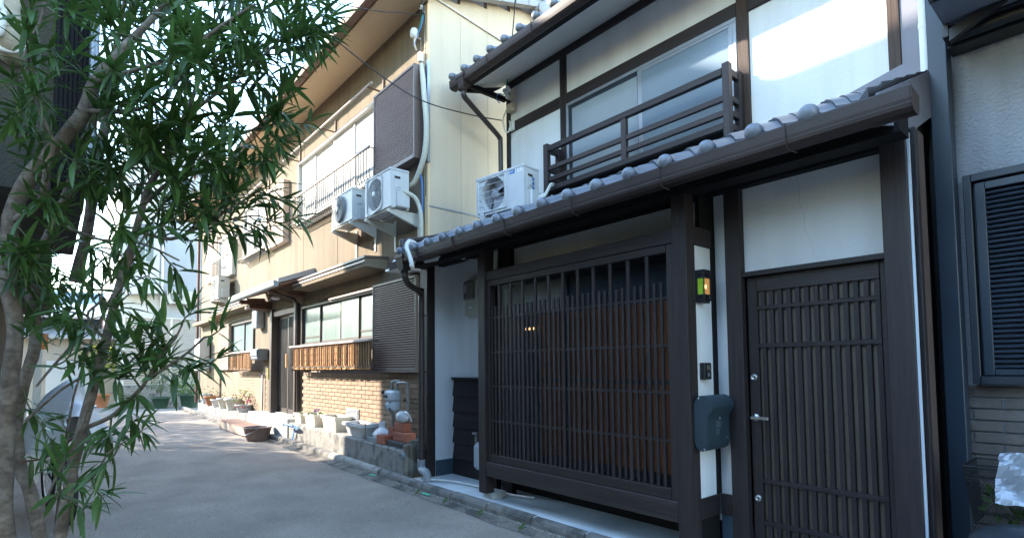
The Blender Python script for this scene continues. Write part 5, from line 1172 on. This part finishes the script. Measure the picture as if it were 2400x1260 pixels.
for dx, dz in ((0, .05), (.03, 0), (.06, .06), (.05, -.05), (.09, .02)):
    m = MB(); m.lathe([(.022, -.02), (.03, -.005), (.03, .005), (.022, .02)], (-5.47+dx, 4.58, 5.05+dz), 12, 'y'); build(m, 'clamp', 'white_plastic', CI)
for z, lab in ((4.985, 'upper beige junction box under the eave of the timber house'), (4.80, 'lower beige junction box under the eave of the timber house')):
    m = MB(); m.prism([(4.676, z), (4.676, z+.13), (4.60, z+.10), (4.60, z)], 'x', -5.46, -5.35); build(m, 'junction_box', 'junction', None, label=lab, cat='junction box')
bx('cable_clip', 'white_plastic', None, -5.45, -5.37, 4.64, 4.672, 4.55, 4.67, .004, label='small pale cable clamp on the beam below the junction boxes', cat='cable clamp')
SL = thing('wall_sensor', 'white bell shaped fitting on the top corner of the cream wall', 'fitting', (-6.15, 3.6, 5.8))
m = MB(); m.lathe([(.03, -.02), (.055, 0), (.06, .06), (.04, .10), (.001, .115)], (-6.17, 3.60, 5.80), 14); build(m, 'bell', 'white_plastic', SL); m = MB(); m.tube([(-6.17, 3.6, 5.79), (-6.19, 3.62, 5.70), (-6.22, 3.66, 5.66)], .012, 6); m.tube([(-6.17, 3.62, 5.8), (-6.17, 3.70, 5.8)], .012, 6); build(m, 'stem', 'cable_white', SL)
bx('cable_box', 'white_plastic', None, -6.12, -6.06, 3.62, 3.684, 5.43, 5.56, .008, label='narrow white cable box above the upper brown shutter', cat='cable box')
cable('cable', [(-6.13, 3.62, 5.80), (-6.05, 3.60, 5.84), (-5.98, 3.60, 5.95), (-5.97, 3.62, 6.05)], .006, 'cable_green', 'green cable from the white bell fitting to the cream corner')
cable('cable', [(-6.18, 3.60, 5.67), (-6.06, 3.57, 5.72), (-5.99, 3.60, 5.86), (-5.96, 3.62, 6.0)], .006, 'cable_blue', 'blue cable looping below the white bell fitting')
cable('cable', [(-5.955, 3.62, 6.12), (-5.95, 3.64, 5.6), (-5.955, 3.64, 5.0), (-5.965, 3.65, 4.4), (-5.97, 3.65, 3.6)], .007, 'cable_black', 'black cable running straight down the cream corner')
cable('cable', [(-6.05, 3.62, 6.1), (-6.06, 3.64, 5.8), (-6.08, 3.65, 5.5)], .006, 'cable_black', 'short black cable down to the narrow white cable box')
CC = thing('cable_joint', 'bundle of grey cable joints at the top corner of the cream wall', 'cable joint', (-5.97, 3.6, 6.05))
for k in range(7):
    m = MB(); a = k*.9; m.tube([(-5.97+.03*math.cos(a), 3.60+.02*math.sin(a), 6.0+.02*k), (-5.96+.05*math.cos(a+1), 3.60, 6.10+.022*k)], .013, 6); build(m, 'sleeve', ['cable_black', 'cable_white', 'alu'][k % 3], CC)
AN = thing('antenna', 'thin television antenna on the roof of the cream terrace', 'antenna', (-14.2, 5.6, 7.1))
m = MB(); m.tube([(-14.2, 5.6, 7.05), (-14.2, 5.6, 10.35)], .022, 6); build(m, 'mast', 'alu', AN)
m = MB(); m.tube([(-15.1, 5.6, 10.25), (-13.3, 5.6, 10.25)], .014, 5)
for k in range(9): m.tube([(-15.0+.2*k, 5.25, 10.25), (-15.0+.2*k, 5.95, 10.25)], .008, 4)
build(m, 'element', 'alu', AN)
# ================================================================ BICYCLES
def wheel(P, c, r, ang):
    def pt(a, q=0, rr=r): return (c[0]+rr*math.cos(a)*math.cos(ang)-q*math.sin(ang), c[1]+rr*math.cos(a)*math.sin(ang)+q*math.cos(ang), c[2]+rr*math.sin(a))
    A_ = [2*math.pi*k/32 for k in range(32)]
    m = MB(); m.tube([pt(a) for a in A_], .019, 8, closed=True); w_ = build(m, 'wheel', 'rubber', P)
    m = MB(); m.tube([pt(a, 0, r-.026) for a in A_], .011, 6, closed=True); build(m, 'rim', 'steel', w_)
    m = MB()
    for k in range(24): a = 2*math.pi*k/24; m.tube([pt(a, .02*(-1)**k, .02), pt(a+.12*(-1)**k, 0, r-.03)], .0013, 3, caps=False)
    m.tube([pt(0, -.04, 0), pt(0, .04, 0)], .016, 8); build(m, 'spokes', 'steel', w_)
BC = thing('bicycle', 'bicycle parked behind the oleander under a silver cover', 'bicycle', (-6.9, .1, 0))
wheel(BC, (-6.45, .16, .33), .32, R(8)); wheel(BC, (-7.5, .02, .33), .32, R(8))
m = MB(); f_ = lambda t, z: (lerp(-7.5, -6.45, t), lerp(.02, .16, t), z)
for a, b in (((0, .33), (.42, .28)), ((.42, .28), (.33, .78)), ((.42, .28), (.86, .66)), ((.86, .66), (1, .33)), ((0, .33), (.35, .62)), ((.86, .66), (.82, .98)), ((.36, .60), (.85, .74))): m.tube([f_(*a), f_(*b)], .016, 7)
build(m, 'frame', 'navy', BC)
m = MB(); m.tube([f_(.80, 1.0), (lerp(-7.5, -6.45, .74), -.18, 1.04)], .012, 6); m.tube([f_(.80, 1.0), (lerp(-7.5, -6.45, .74), .36, 1.04)], .012, 6); build(m, 'handlebar', 'steel', BC)
m = MB(); m.ball(f_(.31, .82), .12, 12, 6, (1.2, .7, .4)); build(m, 'saddle', 'saddle', BC)
m = MB(); rc = random.Random(4); kk = [(rc.uniform(3, 14), rc.uniform(3, 9), rc.uniform(0, 6), rc.uniform(.010, .028)) for _ in range(9)]
def cov(u, v):
    t = lerp(-.18, 1.14, u); s = (v-.5)*2
    top = 1.02+.26*math.exp(-((t-.80)/.22)**2)+.03*math.exp(-((t-.3)/.2)**2)-.10*max(0, t-1)*4
    w = lerp(.10, .26, math.exp(-((t-.78)/.25)**2)); fall = abs(s)**2.2
    z = top-fall*(top-.68-.05*math.sin(9*t)); wv = sum(q*math.sin(a*t*3+b*s+c) for a, b, c, q in kk)
    fold = fall*(.035*math.sin(17*t+2*s)+.02*math.sin(31*t+1)); b_ = f_(t, 0); return (b_[0]+wv*.6, b_[1]+s*(w+.06*fall)+wv+fold*(1 if s > 0 else -1), z+wv*.8)
m.patch(cov, 90, 44); build(m, 'bicycle_cover', 'cover_pale', None, label='wrinkled silver cover draped over the bicycle behind the oleander', cat='cover')
# right edge: mesh basket bicycle with crumpled silver cover
B2 = thing('bicycle', 'bicycle with a black mesh basket by the grey brick wall', 'bicycle', (-.2, 3.8, 0))
bx0, bx1, by0, by1 = -.64, -.50, 3.62, 3.92
m = MB()
def bask(u, v, face):
    z = lerp(.56, .86, v); s = lerp(.80, 1.0, v)
    cx, cy = -.50, 3.78; hx, hy = .15*s, .17*s
    P4 = [(cx-hx, cy-hy), (cx+hx, cy-hy), (cx+hx, cy+hy), (cx-hx, cy+hy)]
    a, b = P4[face], P4[(face+1) % 4]; return (lerp(a[0], b[0], u), lerp(a[1], b[1], u), z)
for face in range(4):
    n = 26
    for k in range(n+14):
        u0 = (k-14)/n; p = max(0, -u0); 
        lo = (max(0, u0), max(0, -u0*n/14)); hi_u = u0+14/n; hi = (min(1, hi_u), 1-max(0, (hi_u-1))*n/14)
        if hi[0] > lo[0]:
            m.tube([bask(*lo, face), bask(*hi, face)], .0011, 3, caps=False)
            m.tube([bask(1-lo[0], lo[1], face), bask(1-hi[0], hi[1], face)], .0011, 3, caps=False)
    m.tube([bask(0, 1, face), bask(1, 1, face)], .004, 5); m.tube([bask(0, 0, face), bask(1, 0, face)], .003, 5)
    m.tube([bask(0, .8, face), bask(1, .8, face)], .0025, 4)
build(m, 'basket', 'wire_black', B2)
wheel(B2, (-.30, 3.92, .30), .27, R(12)); wheel(B2, (.52, 3.95, .33), .29, R(12))
m = MB(); m.tube([(-.30, 3.92, .30), (-.36, 3.75, .72), (-.33, 3.76, .95)], .016, 8); m.tube([(-.36, 3.75, .66), (0, 3.84, .30), (.16, 3.87, .70)], .018, 8); m.tube([(0, 3.84, .30), (.52, 3.95, .33), (.14, 3.87, .62)], .012, 8); m.tube([(-.33, 3.55, .97), (-.33, 3.97, .97)], .012, 8); build(m, 'frame', 'saddle', B2)
m = MB(); m.ball((-.38, 3.42, .53), .21, 22, 12, (1.1, .9, .52)); build(m, 'saddle', 'saddle', B2)
m = MB(); leafball(m, (-.52, 3.78, .66), .08, 34, .06, .03, random.Random(9)); build(m, 'greens', 'leaf_bright', None, recalc=False, kind='stuff')
m = MB(); rr = random.Random(21); kk2 = [(rr.uniform(4, 16), rr.uniform(4, 16), rr.uniform(0, 6), rr.uniform(.008, .02)) for _ in range(12)]
def cov2(u, v):
    w = sum(abs(math.sin(a*u+b*v+c))*q for a, b, c, q in kk2)
    x = lerp(-.555, .30, u); y = 3.56+.30*v
    z = .735+.16*math.sin(math.pi*min(1, v*.9+.05))-.22*(1-v)**2*(.4+u)+.05*u; return (x+w*.4, y-w*.4, z+w-.06)
m.patch(cov2, 44, 30, smooth=False); build(m, 'bicycle_cover', 'cover', None, label='crumpled silver sheet lying over the mesh basket at the right edge', cat='cover')
LIMBS=[[[[-3388,-120,509],[-3389,-141,760],[-3371,-143,1048],[-3304,-134,1338],[-3275,-120,1585],[-3285,-150,1814],[-3263,-145,2080],[-3200,-86,2266],[-3070,23,2421],[-3003,91,2543],[-2971,120,2665],[-2931,188,2789],[-2886,275,2926],[-2849,382,3098],[-2754,483,3234]],[450,440,430,400,400,420,420,400,380,360,330,260,200,150,100]],[[[-3624,-3,416],[-3624,-17,586],[-3643,-57,799],[-3672,-100,927],[-3647,-118,1120],[-3587,-95,1331],[-3532,-59,1498],[-3521,-58,1643],[-3530,-79,1769],[-3495,-52,1956],[-3436,4,2122],[-3380,55,2308],[-3330,97,2495],[-3259,163,2724],[-3235,214,3012],[-3211,248,3320]],[400,390,370,360,350,330,320,320,300,280,260,240,220,180,140,100]],[[[-3047,44,561],[-2999,74,886],[-2960,103,1103],[-2941,141,1300],[-2913,185,1538],[-2891,223,1771],[-2903,259,1918],[-2916,303,2140],[-2926,329,2246],[-2916,392,2378],[-2908,435,2530],[-2889,490,2704],[-2868,528,2919],[-2860,596,3155],[-2850,667,3379]],[300,290,280,260,240,210,200,180,170,150,140,120,100,80,60]],[[[-2946,130,1156],[-2805,200,1205],[-2695,246,1270],[-2610,279,1322],[-2568,295,1360],[-2472,337,1472],[-2420,364,1515],[-2375,381,1572]],[110,100,95,90,80,60,50,40]],[[[-2568,295,1360],[-2470,345,1406],[-2367,399,1462],[-2291,438,1516]],[70,60,50,40]],[[[-3516,86,1845],[-3500,130,2112],[-3482,157,2425],[-3443,185,2644],[-3431,215,2830],[-3420,254,3091],[-3429,294,3417]],[280,270,260,240,220,180,120]],[[[-2925,318,2204],[-2858,357,2313],[-2783,434,2447],[-2746,469,2558],[-2720,539,2643],[-2661,631,2741],[-2573,753,2888],[-2514,858,3025]],[140,130,120,110,90,80,60,40]],[[[-2916,303,2140],[-2888,403,2262],[-2892,472,2305],[-2885,549,2407],[-2843,622,2497],[-2792,723,2560],[-2759,831,2659]],[110,100,90,80,70,60,40]],[[[-2904,280,2017],[-2842,402,1985],[-2785,509,2049],[-2741,587,2112],[-2696,666,2176],[-2663,730,2242]],[100,90,80,60,50,40]],[[[-2785,509,2049],[-2695,613,2077],[-2619,701,2095],[-2569,762,2065]],[60,50,40,30]],[[[-2918,173,1410],[-2935,99,1519],[-2971,32,1447],[-3000,-40,1332]],[80,70,60,50]],[[[-3238,-74,1177],[-3003,36,1312],[-2866,114,1375],[-2762,184,1435]],[70,60,50,40]],[[[-2914,185,1520],[-2912,117,1627],[-2849,155,1687],[-2814,159,1765]],[80,60,50,40]],[[[-3261,-141,2061],[-3084,-48,2133],[-3021,-31,2269],[-2975,-17,2370],[-2990,-78,2542],[-2976,-107,2727],[-2919,-65,2845],[-2895,-49,2986]],[200,170,150,120,90,70,60,40]],[[[-2941,141,1300],[-2900,94,1127],[-2893,36,978],[-2939,-6,841]],[70,60,50,40]],[[[-2999,74,886],[-2804,142,960],[-2692,188,1070],[-2603,241,1124]],[60,50,40,30]],[[[-2971,120,2665],[-2776,268,2701],[-2609,385,2726],[-2485,519,2851],[-2387,627,2940]],[130,110,90,70,50]],[[[-3003,91,2543],[-2761,225,2493],[-2606,327,2521],[-2486,412,2645]],[120,100,80,50]],[[[-3436,4,2122],[-3117,156,2000],[-2871,294,1955],[-2706,416,1868]],[100,80,60,40]]]
TWIGS=[[-2888,403,2262,-2550,430,2227],[-2971,120,2665,-2608,159,2579],[-3055,191,1989,-2951,243,2080],[-3229,222,3089,-3344,196,3044],[-2891,454,2294,-2685,530,2275],[-2942,126,2530,-2972,135,2421],[-3487,150,2346,-3811,232,2580],[-3117,156,2000,-2689,208,1973],[-2891,338,2259,-3089,406,2412],[-2924,322,2220,-2820,363,2129],[-2858,614,3210,-2724,660,3116],[-2914,403,2416,-2605,360,2401],[-2889,420,2273,-3281,482,2257],[-2926,329,2246,-3004,254,2241],[-2914,403,2416,-2651,296,2356],[-2820,193,2506,-2504,238,2436],[-2436,573,2896,-2553,516,2873],[-2864,562,3036,-2666,522,3040],[-2858,357,2313,-3018,439,2486],[-3355,76,2402,-3359,155,2350],[-3420,254,3091,-3339,418,3084],[-3217,240,3243,-3417,169,3352],[-3229,222,3089,-3230,279,3193],[-3453,178,2589,-3066,184,2353],[-2764,452,2502,-3016,495,2702],[-3453,178,2589,-3508,282,2616],[-2849,382,3098,-2826,443,3201],[-2839,376,2346,-2657,408,2387],[-2874,519,2865,-2748,622,2806],[-2898,253,2892,-2899,300,2841],[-3229,222,3089,-2996,279,3004],[-2860,596,3155,-2540,593,3051],[-2884,500,2758,-2727,538,2779],[-2676,607,2716,-2688,654,2853],[-2839,376,2346,-2573,264,2281],[-2650,356,2720,-2377,362,2681],[-2898,253,2892,-2569,159,2716],[-2887,529,2381,-3134,715,2517],[-2892,472,2305,-2455,457,2260],[-3453,178,2589,-3436,179,2736],[-2609,385,2726,-2698,401,2861],[-3223,231,3166,-3367,265,3413],[-2849,382,3098,-3176,469,3194],[-2926,329,2246,-3000,339,2382],[-3313,114,2552,-2899,155,2534],[-2864,562,3036,-2607,593,2893],[-2727,521,2622,-2838,595,2570],[-3355,76,2402,-3477,200,2470],[-2910,280,2028,-2646,343,1987],[-3380,55,2308,-3070,159,2253],[-3463,171,2534,-3737,289,2478],[-2931,188,2789,-3055,225,2769],[-2576,349,2553,-2247,304,2499],[-3367,65,2355,-3247,153,2294],[-2924,345,2279,-2964,298,2355],[-2692,327,2714,-2472,390,2585],[-2802,432,3166,-2962,514,3369],[-2644,302,2515,-2833,336,2456],[-3217,240,3243,-3256,354,3413],[-3482,157,2425,-3183,212,2439],[-2875,347,2286,-2719,330,2332],[-2916,392,2378,-2590,365,2184],[-2916,392,2378,-2854,382,2459],[-2576,349,2553,-2475,406,2565],[-2761,225,2493,-2600,215,2332],[-3217,240,3243,-3594,175,3426],[-2916,303,2140,-3275,352,2365],[-3217,240,3243,-3243,166,3359],[-3277,147,2666,-3263,210,2625],[-2902,352,2201,-2817,442,2138],[-2887,529,2381,-2809,567,2261],[-2778,458,3200,-2621,555,3105],[-2609,385,2726,-2668,421,2652],[-2910,424,2491,-2841,507,2450],[-2902,352,2201,-2718,407,2117],[-2961,137,2696,-3186,183,2890],[-2914,403,2416,-2608,290,2319],[-2858,371,1993,-2759,440,2042],[-2885,549,2407,-3083,648,2362],[-3422,264,3172,-3318,312,3252],[-2516,391,2614,-2307,378,2592],[-2764,452,2502,-2902,393,2556],[-2800,482,2033,-2507,468,2044],[-2734,298,2708,-2583,348,2706],[-2874,519,2865,-2675,595,2796],[-2858,357,2313,-2926,390,2485],[-2824,231,2693,-2512,251,2502],[-2875,567,2430,-2617,589,2378],[-2516,391,2614,-2239,377,2591],[-3482,157,2425,-3174,217,2300],[-2609,385,2726,-2609,460,2742],[-2650,356,2720,-2418,374,2755],[-2650,356,2720,-2266,389,2532],[-2849,382,3098,-2682,404,2936],[-2722,251,2501,-2587,280,2364],[-2921,158,2674,-3260,240,2918],[-2868,528,2919,-2844,539,3007],[-3427,284,3334,-3071,329,3186],[-3223,231,3166,-3171,175,3247],[-2739,487,2579,-2360,529,2396],[-3217,240,3243,-2892,210,3162],[-2914,403,2416,-3153,319,2489],[-3437,200,2737,-3595,259,2702],[-3425,274,3253,-3501,406,3246],[-2722,251,2501,-2877,371,2530],[-2859,355,3054,-2575,396,2953],[-2683,277,2508,-2825,314,2681],[-3241,201,2939,-3129,214,3032],[-3427,284,3334,-3452,433,3442],[-2436,573,2896,-2391,578,2971],[-2877,301,2969,-2855,327,3056],[-2839,376,2346,-2792,412,2253],[-2676,607,2716,-2416,604,2693],[-2746,469,2558,-2787,532,2681],[-3367,65,2355,-3230,142,2279],[-2859,355,3054,-2716,417,3034],[-2778,458,3200,-2975,389,3210],[-2891,491,2330,-2534,517,2251],[-2877,301,2969,-3022,370,3175],[-2792,723,2560,-2991,659,2600],[-2979,113,2635,-3262,206,2805],[-3431,215,2830,-3665,316,2995],[-2650,356,2720,-2585,372,2824],[-3229,222,3089,-3054,244,2926],[-3427,284,3334,-3201,207,3292],[-3330,97,2495,-3147,171,2443],[-3367,65,2355,-3305,138,2454],[-2889,490,2704,-2630,547,2653],[-2914,403,2416,-2470,396,2367],[-2913,291,2084,-2991,373,2075],[-3427,284,3334,-3843,240,3675],[-3472,164,2479,-3407,182,2324],[-2573,753,2888,-2380,741,2900],[-2559,779,2922,-2406,837,2932],[-2412,600,2918,-2347,680,2904],[-2529,831,2991,-2407,847,3028],[-2544,805,2956,-2360,893,2987],[-2544,805,2956,-2395,819,2822],[-2544,805,2956,-2443,806,3042],[-2595,722,2851,-2708,824,3018],[-2706,561,2667,-2484,566,2687],[-2573,753,2888,-2342,779,2818],[-2544,805,2956,-2536,998,3099],[-2767,804,2634,-2527,781,2638],[-2784,750,2584,-2624,779,2616],[-2529,831,2991,-2418,911,2958],[-2529,831,2991,-2354,784,3139],[-2792,723,2560,-2852,871,2698],[-2676,607,2716,-2571,647,2783],[-2461,546,2873,-2309,545,2720],[-2485,519,2851,-2301,556,2749],[-2640,661,2777,-2687,688,2939],[-2516,486,2820,-2598,596,2942],[-2676,607,2716,-2732,702,2720],[-2595,722,2851,-2515,814,2883],[-2792,723,2560,-2651,789,2567],[-2595,722,2851,-2570,825,2827],[-2412,600,2918,-2199,646,2869],[-2855,631,3266,-2785,735,3172],[-2640,661,2777,-2714,775,2953],[-2436,573,2896,-2512,736,3188],[-2573,753,2888,-2725,690,2950],[-2853,649,3322,-2877,762,3417],[-2595,722,2851,-2470,795,2863],[-2691,584,2692,-2736,713,2797],[-2529,831,2991,-2657,968,3037],[-2640,661,2777,-2771,745,2943],[-2559,779,2922,-2328,831,2867],[-2640,661,2777,-2637,727,2722],[-2618,691,2814,-2580,805,2740],[-2676,607,2716,-2722,712,2757],[-2544,805,2956,-2492,994,3323],[-2676,635,2082,-2619,721,2032],[-2695,613,2077,-2582,601,2146],[-2638,679,2091,-2722,795,2105],[-2752,567,2096,-2773,614,2209],[-2776,777,2609,-2626,796,2476],[-2740,561,2063,-2784,665,2025],[-2875,567,2430,-2703,646,2322],[-2696,666,2176,-2597,755,2242],[-2828,429,2001,-2588,486,1980],[-2776,777,2609,-2861,866,2562],[-2800,482,2033,-2736,555,2103],[-2680,698,2209,-2768,815,2219],[-2676,635,2082,-2671,680,2180],[-2676,635,2082,-2775,747,2075],[-2792,723,2560,-2777,788,2482],[-2792,723,2560,-2728,787,2610],[-2805,697,2544,-2904,798,2482],[-2776,777,2609,-2788,880,2645],[-2792,723,2560,-2600,735,2350],[-2719,626,2144,-2711,711,2157],[-2730,606,2128,-2888,550,2119],[-2718,587,2070,-2581,580,2153],[-2775,529,2065,-2847,549,2201],[-2741,587,2112,-2829,617,2229],[-2695,613,2077,-2748,541,2078],[-2814,455,2017,-2780,511,2095],[-2763,535,2056,-2828,646,2100],[-2854,603,2474,-2652,638,2344],[-2976,-107,2727,-3032,-98,2849],[-3217,240,3243,-3405,146,3248],[-2979,-100,2681,-2872,-105,2718],[-2987,-86,2588,-3106,-9,2715],[-2979,-100,2681,-2892,-136,2559],[-3223,231,3166,-3147,110,3123],[-2933,-76,2816,-2737,-31,2649],[-2907,-57,2915,-2679,20,2792],[-3223,231,3166,-3122,117,3071],[-2971,120,2665,-2907,48,2714],[-2962,-97,2757,-2754,-81,2573],[-2947,-86,2786,-2715,-89,2783],[-2901,-53,2951,-2671,26,2954],[-2983,-93,2635,-2739,-72,2458],[-2979,-32,2413,-3253,-114,2559],[-3070,23,2421,-2810,53,2251],[-2987,-86,2588,-3006,-36,2507],[-2975,-17,2370,-3286,-87,2525],[-3128,-71,2115,-3093,-4,2096],[-3215,-101,2219,-2956,-25,2135],[-3216,-118,2079,-2953,-43,2089],[-2979,-32,2413,-3268,-129,2505],[-3052,-39,2202,-3288,-82,2367],[-2990,-78,2542,-2921,-130,2429],[-3052,-39,2202,-2905,-38,2249],[-3330,97,2495,-3133,114,2285],[-3495,-52,1956,-3420,-1,2026],[-3282,-142,1757,-3121,-119,1827],[-3274,82,2060,-3137,122,1967],[-3268,-146,2013,-2987,-110,1880],[-2788,356,1911,-2841,426,1850],[-2823,158,1745,-2936,205,1838],[-3274,82,2060,-3184,132,1968],[-3055,191,1989,-2947,246,1894],[-3274,-147,1947,-3028,-80,1840],[-2897,240,1844,-2607,291,1775],[-2897,213,1712,-2688,243,1775],[-3465,-24,2039,-3507,-14,1943],[-3516,86,1845,-3309,166,1780],[-3521,-72,1815,-3317,-41,1903],[-3504,119,2044,-3639,206,1977],[-3268,-146,2013,-3406,-123,1956],[-3530,-79,1769,-3726,-9,1812],[-3513,-66,1862,-3268,20,1810],[-3530,-79,1769,-3353,-62,1869],[-3508,108,1978,-3559,150,1881],[-2865,146,1672,-2836,103,1749],[-3268,-146,2013,-3051,-85,1898],[-3521,-72,1815,-3633,-69,1983],[-3279,-148,1880,-3255,-102,1802],[-3524,-63,1675,-3503,-39,1797],[-3504,-59,1909,-3641,24,1872],[-3261,-141,2061,-3086,-85,1924],[-3526,-69,1706,-3494,4,1693],[-2912,117,1627,-2808,43,1636],[-2880,136,1657,-2773,98,1563],[-2978,14,1418,-2796,88,1431],[-2978,14,1418,-2860,72,1491],[-3283,-124,1523,-3201,-55,1573],[-3282,-142,1757,-3448,-84,1709],[-2941,141,1300,-2845,143,1393],[-2934,151,1360,-2753,194,1415],[-2913,134,1601,-2874,63,1595],[-2788,167,1420,-2908,230,1486],[-2788,167,1420,-2724,212,1360],[-2543,308,1372,-2511,258,1468],[-2543,308,1372,-2527,337,1445],[-3617,-106,1226,-3661,-13,1139],[-2928,4,875,-2763,81,955],[-3178,-46,1212,-3111,10,1098],[-3666,-105,975,-3468,10,956],[-2905,26,944,-2862,57,1040],[-2648,215,1098,-2669,174,1031],[-3587,-95,1331,-3517,-62,1203],[-2928,4,875,-3025,72,873],[-2378,377,1567,-2343,400,1610],[-2291,438,1516,-2243,476,1539],[-2367,399,1462,-2283,469,1428],[-2472,337,1472,-2507,292,1522],[-2610,279,1322,-2628,238,1391],[-2420,364,1515,-2449,325,1570],[-2569,762,2065,-2495,832,2081],[-2663,730,2242,-2591,805,2178],[-2759,831,2659,-2645,939,2602],[-2514,858,3025,-2445,944,2964],[-2603,241,1124,-2545,276,1159],[-2568,295,1360,-2513,326,1386],[-2610,279,1322,-2601,262,1281],[-2695,246,1270,-2663,259,1193],[-2805,200,1205,-2776,192,1147],[-2470,345,1406,-2416,380,1373],[-2395,382,1446,-2359,412,1405],[-2568,295,1360,-2558,272,1407],[-2516,320,1423,-2463,350,1439],[-2443,353,1496,-2469,322,1505],[-2762,184,1435,-2695,227,1512],[-2843,162,1687,-2785,202,1657],[-2804,142,960,-2760,169,895],[-2946,130,1156,-2832,175,1108],[-2912,117,1627,-2951,68,1664],[-2935,99,1519,-2876,140,1481],[-2999,74,886,-2941,117,819],[-2983,86,977,-3028,29,1032]]
# ================================================================ OLEANDER
OL = thing('oleander', 'tall oleander with many stems and narrow dark leaves at the left edge of the lane', 'tree', (-3.3, -.05, 0))
def wv(p): return Vector((p[0]/1000, p[1]/1000, p[2]/1000))
for k, (pl, rr) in enumerate(LIMBS):
    P = [wv(p) for p in pl]; r = [q/10000*(.78 if k < 3 else .9) for q in rr]
    if k in (0, 1, 2): P.insert(0, Vector((P[0].x*.985+.02, P[0].y*.9, 0))); r.insert(0, r[0]*1.25)
    S = smooth_pts(P, 4); rf = []
    for i in range(len(r)-1): rf += [lerp(r[i], r[i+1], j/4)*rnd.uniform(.94, 1.06) for j in range(4)]
    rf.append(r[-1]); mm = MB(); mm.tube(S, rf, 10 if r[0] > .02 else 6)
    build(mm, 'trunk' if k in (0, 1, 2) else 'limb', 'bark', OL, recalc=False)
# twigs and leaves
rl = random.Random(77); LV = []
tw = MB()
CAMP = Vector((0, 0, 1.4))
for t in TWIGS:
    a, b = wv(t[:3]), wv(t[3:]); d = b-a; L = d.length
    side = d.cross(Vector((rl.gauss(0, 1), rl.gauss(0, 1), rl.gauss(0, 1)))).normalized()*L*.08
    mid = (a+b)/2+side-Vector((0, 0, .04*L)); up = Vector((0, 0, .06*L)) if rl.random() < .6 else Vector((0, 0, -.06*L))
    S = smooth_pts([a, mid, b, b+(b-mid)*.25+up], 5)
    tw.tube(S, [lerp(.0045, .0018, i/(len(S)-1)) for i in range(len(S))], 4, caps=False)
    tot = len(S); n_wh = max(4, int(min(L, .42)/.040)); ph = rl.uniform(0, 6.28)
    for w_ in range(n_wh):
        f = 1-(w_/max(1, n_wh))*min(.85, .42/max(L, .01)); i = min(tot-2, int(f*(tot-1))); p = S[i].lerp(S[i+1], f*(tot-1)-i) if i+1 < tot else S[-1]
        tan = (S[min(i+1, tot-1)]-S[max(i-1, 0)]).normalized(); u = tan.orthogonal().normalized(); v = tan.cross(u)
        for q in range(3):
            if rl.random() < .10: continue
            an = ph+w_*1.05+q*2.094+rl.gauss(0, .25); open_ = rl.uniform(.4, 1.0)+.35*w_/n_wh if w_ else rl.uniform(.08, .45)
            dr = (tan*math.cos(open_)+(u*math.cos(an)+v*math.sin(an))*math.sin(open_)); dr = (dr+Vector((0, 0, -.02-.09*rl.random()))).normalized()
            ln = rl.uniform(.10, .165)*(.75 if w_ == 0 else 1); LV.append((p, dr, ln, rl.uniform(.15, .21), rl.uniform(-.6, .6), rl.uniform(.02, .22)))
build(tw, 'twigs', 'twig', OL, recalc=False, kind='stuff')
protos = []
for k in range(8):
    vs, fs = leaf_shape(1.0, .125+.006*k, .35, .05+.045*k, 6); mm = MB(); mm.add(vs, fs, True); me = mm.mesh('leaf', (0, 0, 0), False); me.materials.append(MATS['leaf']); protos.append((me, vs, fs))
def rotm(dr, roll):
    z = Vector((0, 0, 1)); y = z.cross(dr); y = y.normalized() if y.length > 1e-3 else dr.orthogonal().normalized(); z2 = dr.cross(y)
    return Matrix((dr, y, z2)).transposed().to_4x4() @ Matrix.Rotation(roll, 4, 'X')
LV.sort(key=lambda q: (q[0]-CAMP).length/q[2])
vis = [i for i in range(len(LV))]
single = set(vis[:len(LV)//2:max(1, len(LV)//2//300)][:300])
rest = MB(); oo = wl(OL)
for i, (p, dr, ln, wd, roll, dp) in enumerate(LV):
    me, vs, fs = protos[min(7, int(dp/.30*8))]; Rm = rotm(dr, roll)
    if i in single:
        o = bpy.data.objects.new('leaf', me); col.objects.link(o); o.parent = OL
        o.matrix_local = Matrix.Translation(p-Vector(oo)) @ Rm @ Matrix.Scale(ln, 4)
    else: rest.add([p+(Rm @ (Vector(v)*ln)) for v in vs], fs, True)
build(rest, 'foliage', 'leaf_mass', OL, recalc=False, kind='stuff')
# red tinged shrub leaves seen between the branches, further away
NB = thing('nandina', 'small shrub with red and lime leaves behind the oleander crown', 'shrub', (-5.2, .9, 0))
mm = MB(); r2 = random.Random(5)
for k in range(2): mm.tube(smooth_pts([(-5.3, .05, 0), (-5.15, .14, 1.2), (-4.95, .40, 2.1), (-4.75, .78, 2.7+.3*k)]), .008, 5)
build(mm, 'stem', 'bark', NB)
mm = MB(); leafball(mm, (-4.75, .80, 2.75), .32, 90, .07, .025, r2, (1, 1, .8)); build(mm, 'foliage', 'leaf_bright', NB, recalc=False)
mm = MB(); leafball(mm, (-4.70, .82, 3.0), .22, 40, .06, .02, r2); build(mm, 'red_foliage', 'leaf_red', NB, recalc=False)
# rope tied between stems
mm = MB(); a = wv(LIMBS[1][0][3]); b = wv(LIMBS[2][0][2])
mm.tube(smooth_pts([a+Vector((0, 0, .02)), (a+b)/2-Vector((0, 0, .015)), b+Vector((0, 0, .03))], 6), .005, 5); mm.tube(smooth_pts([(a+b)/2, (a+b)/2+Vector((.01, .02, .04)), (a+b)/2+Vector((.02, .04, .02)), (a+b)/2+Vector((.0, .03, -.06))]), .004, 5)
build(mm, 'rope', 'rope', None, label='brown twine tied between two oleander stems', cat='twine')
for o in list(bpy.data.objects):
    if o.type == 'EMPTY' and o.parent is None and not o.children: print('EMPTY?', o.name)
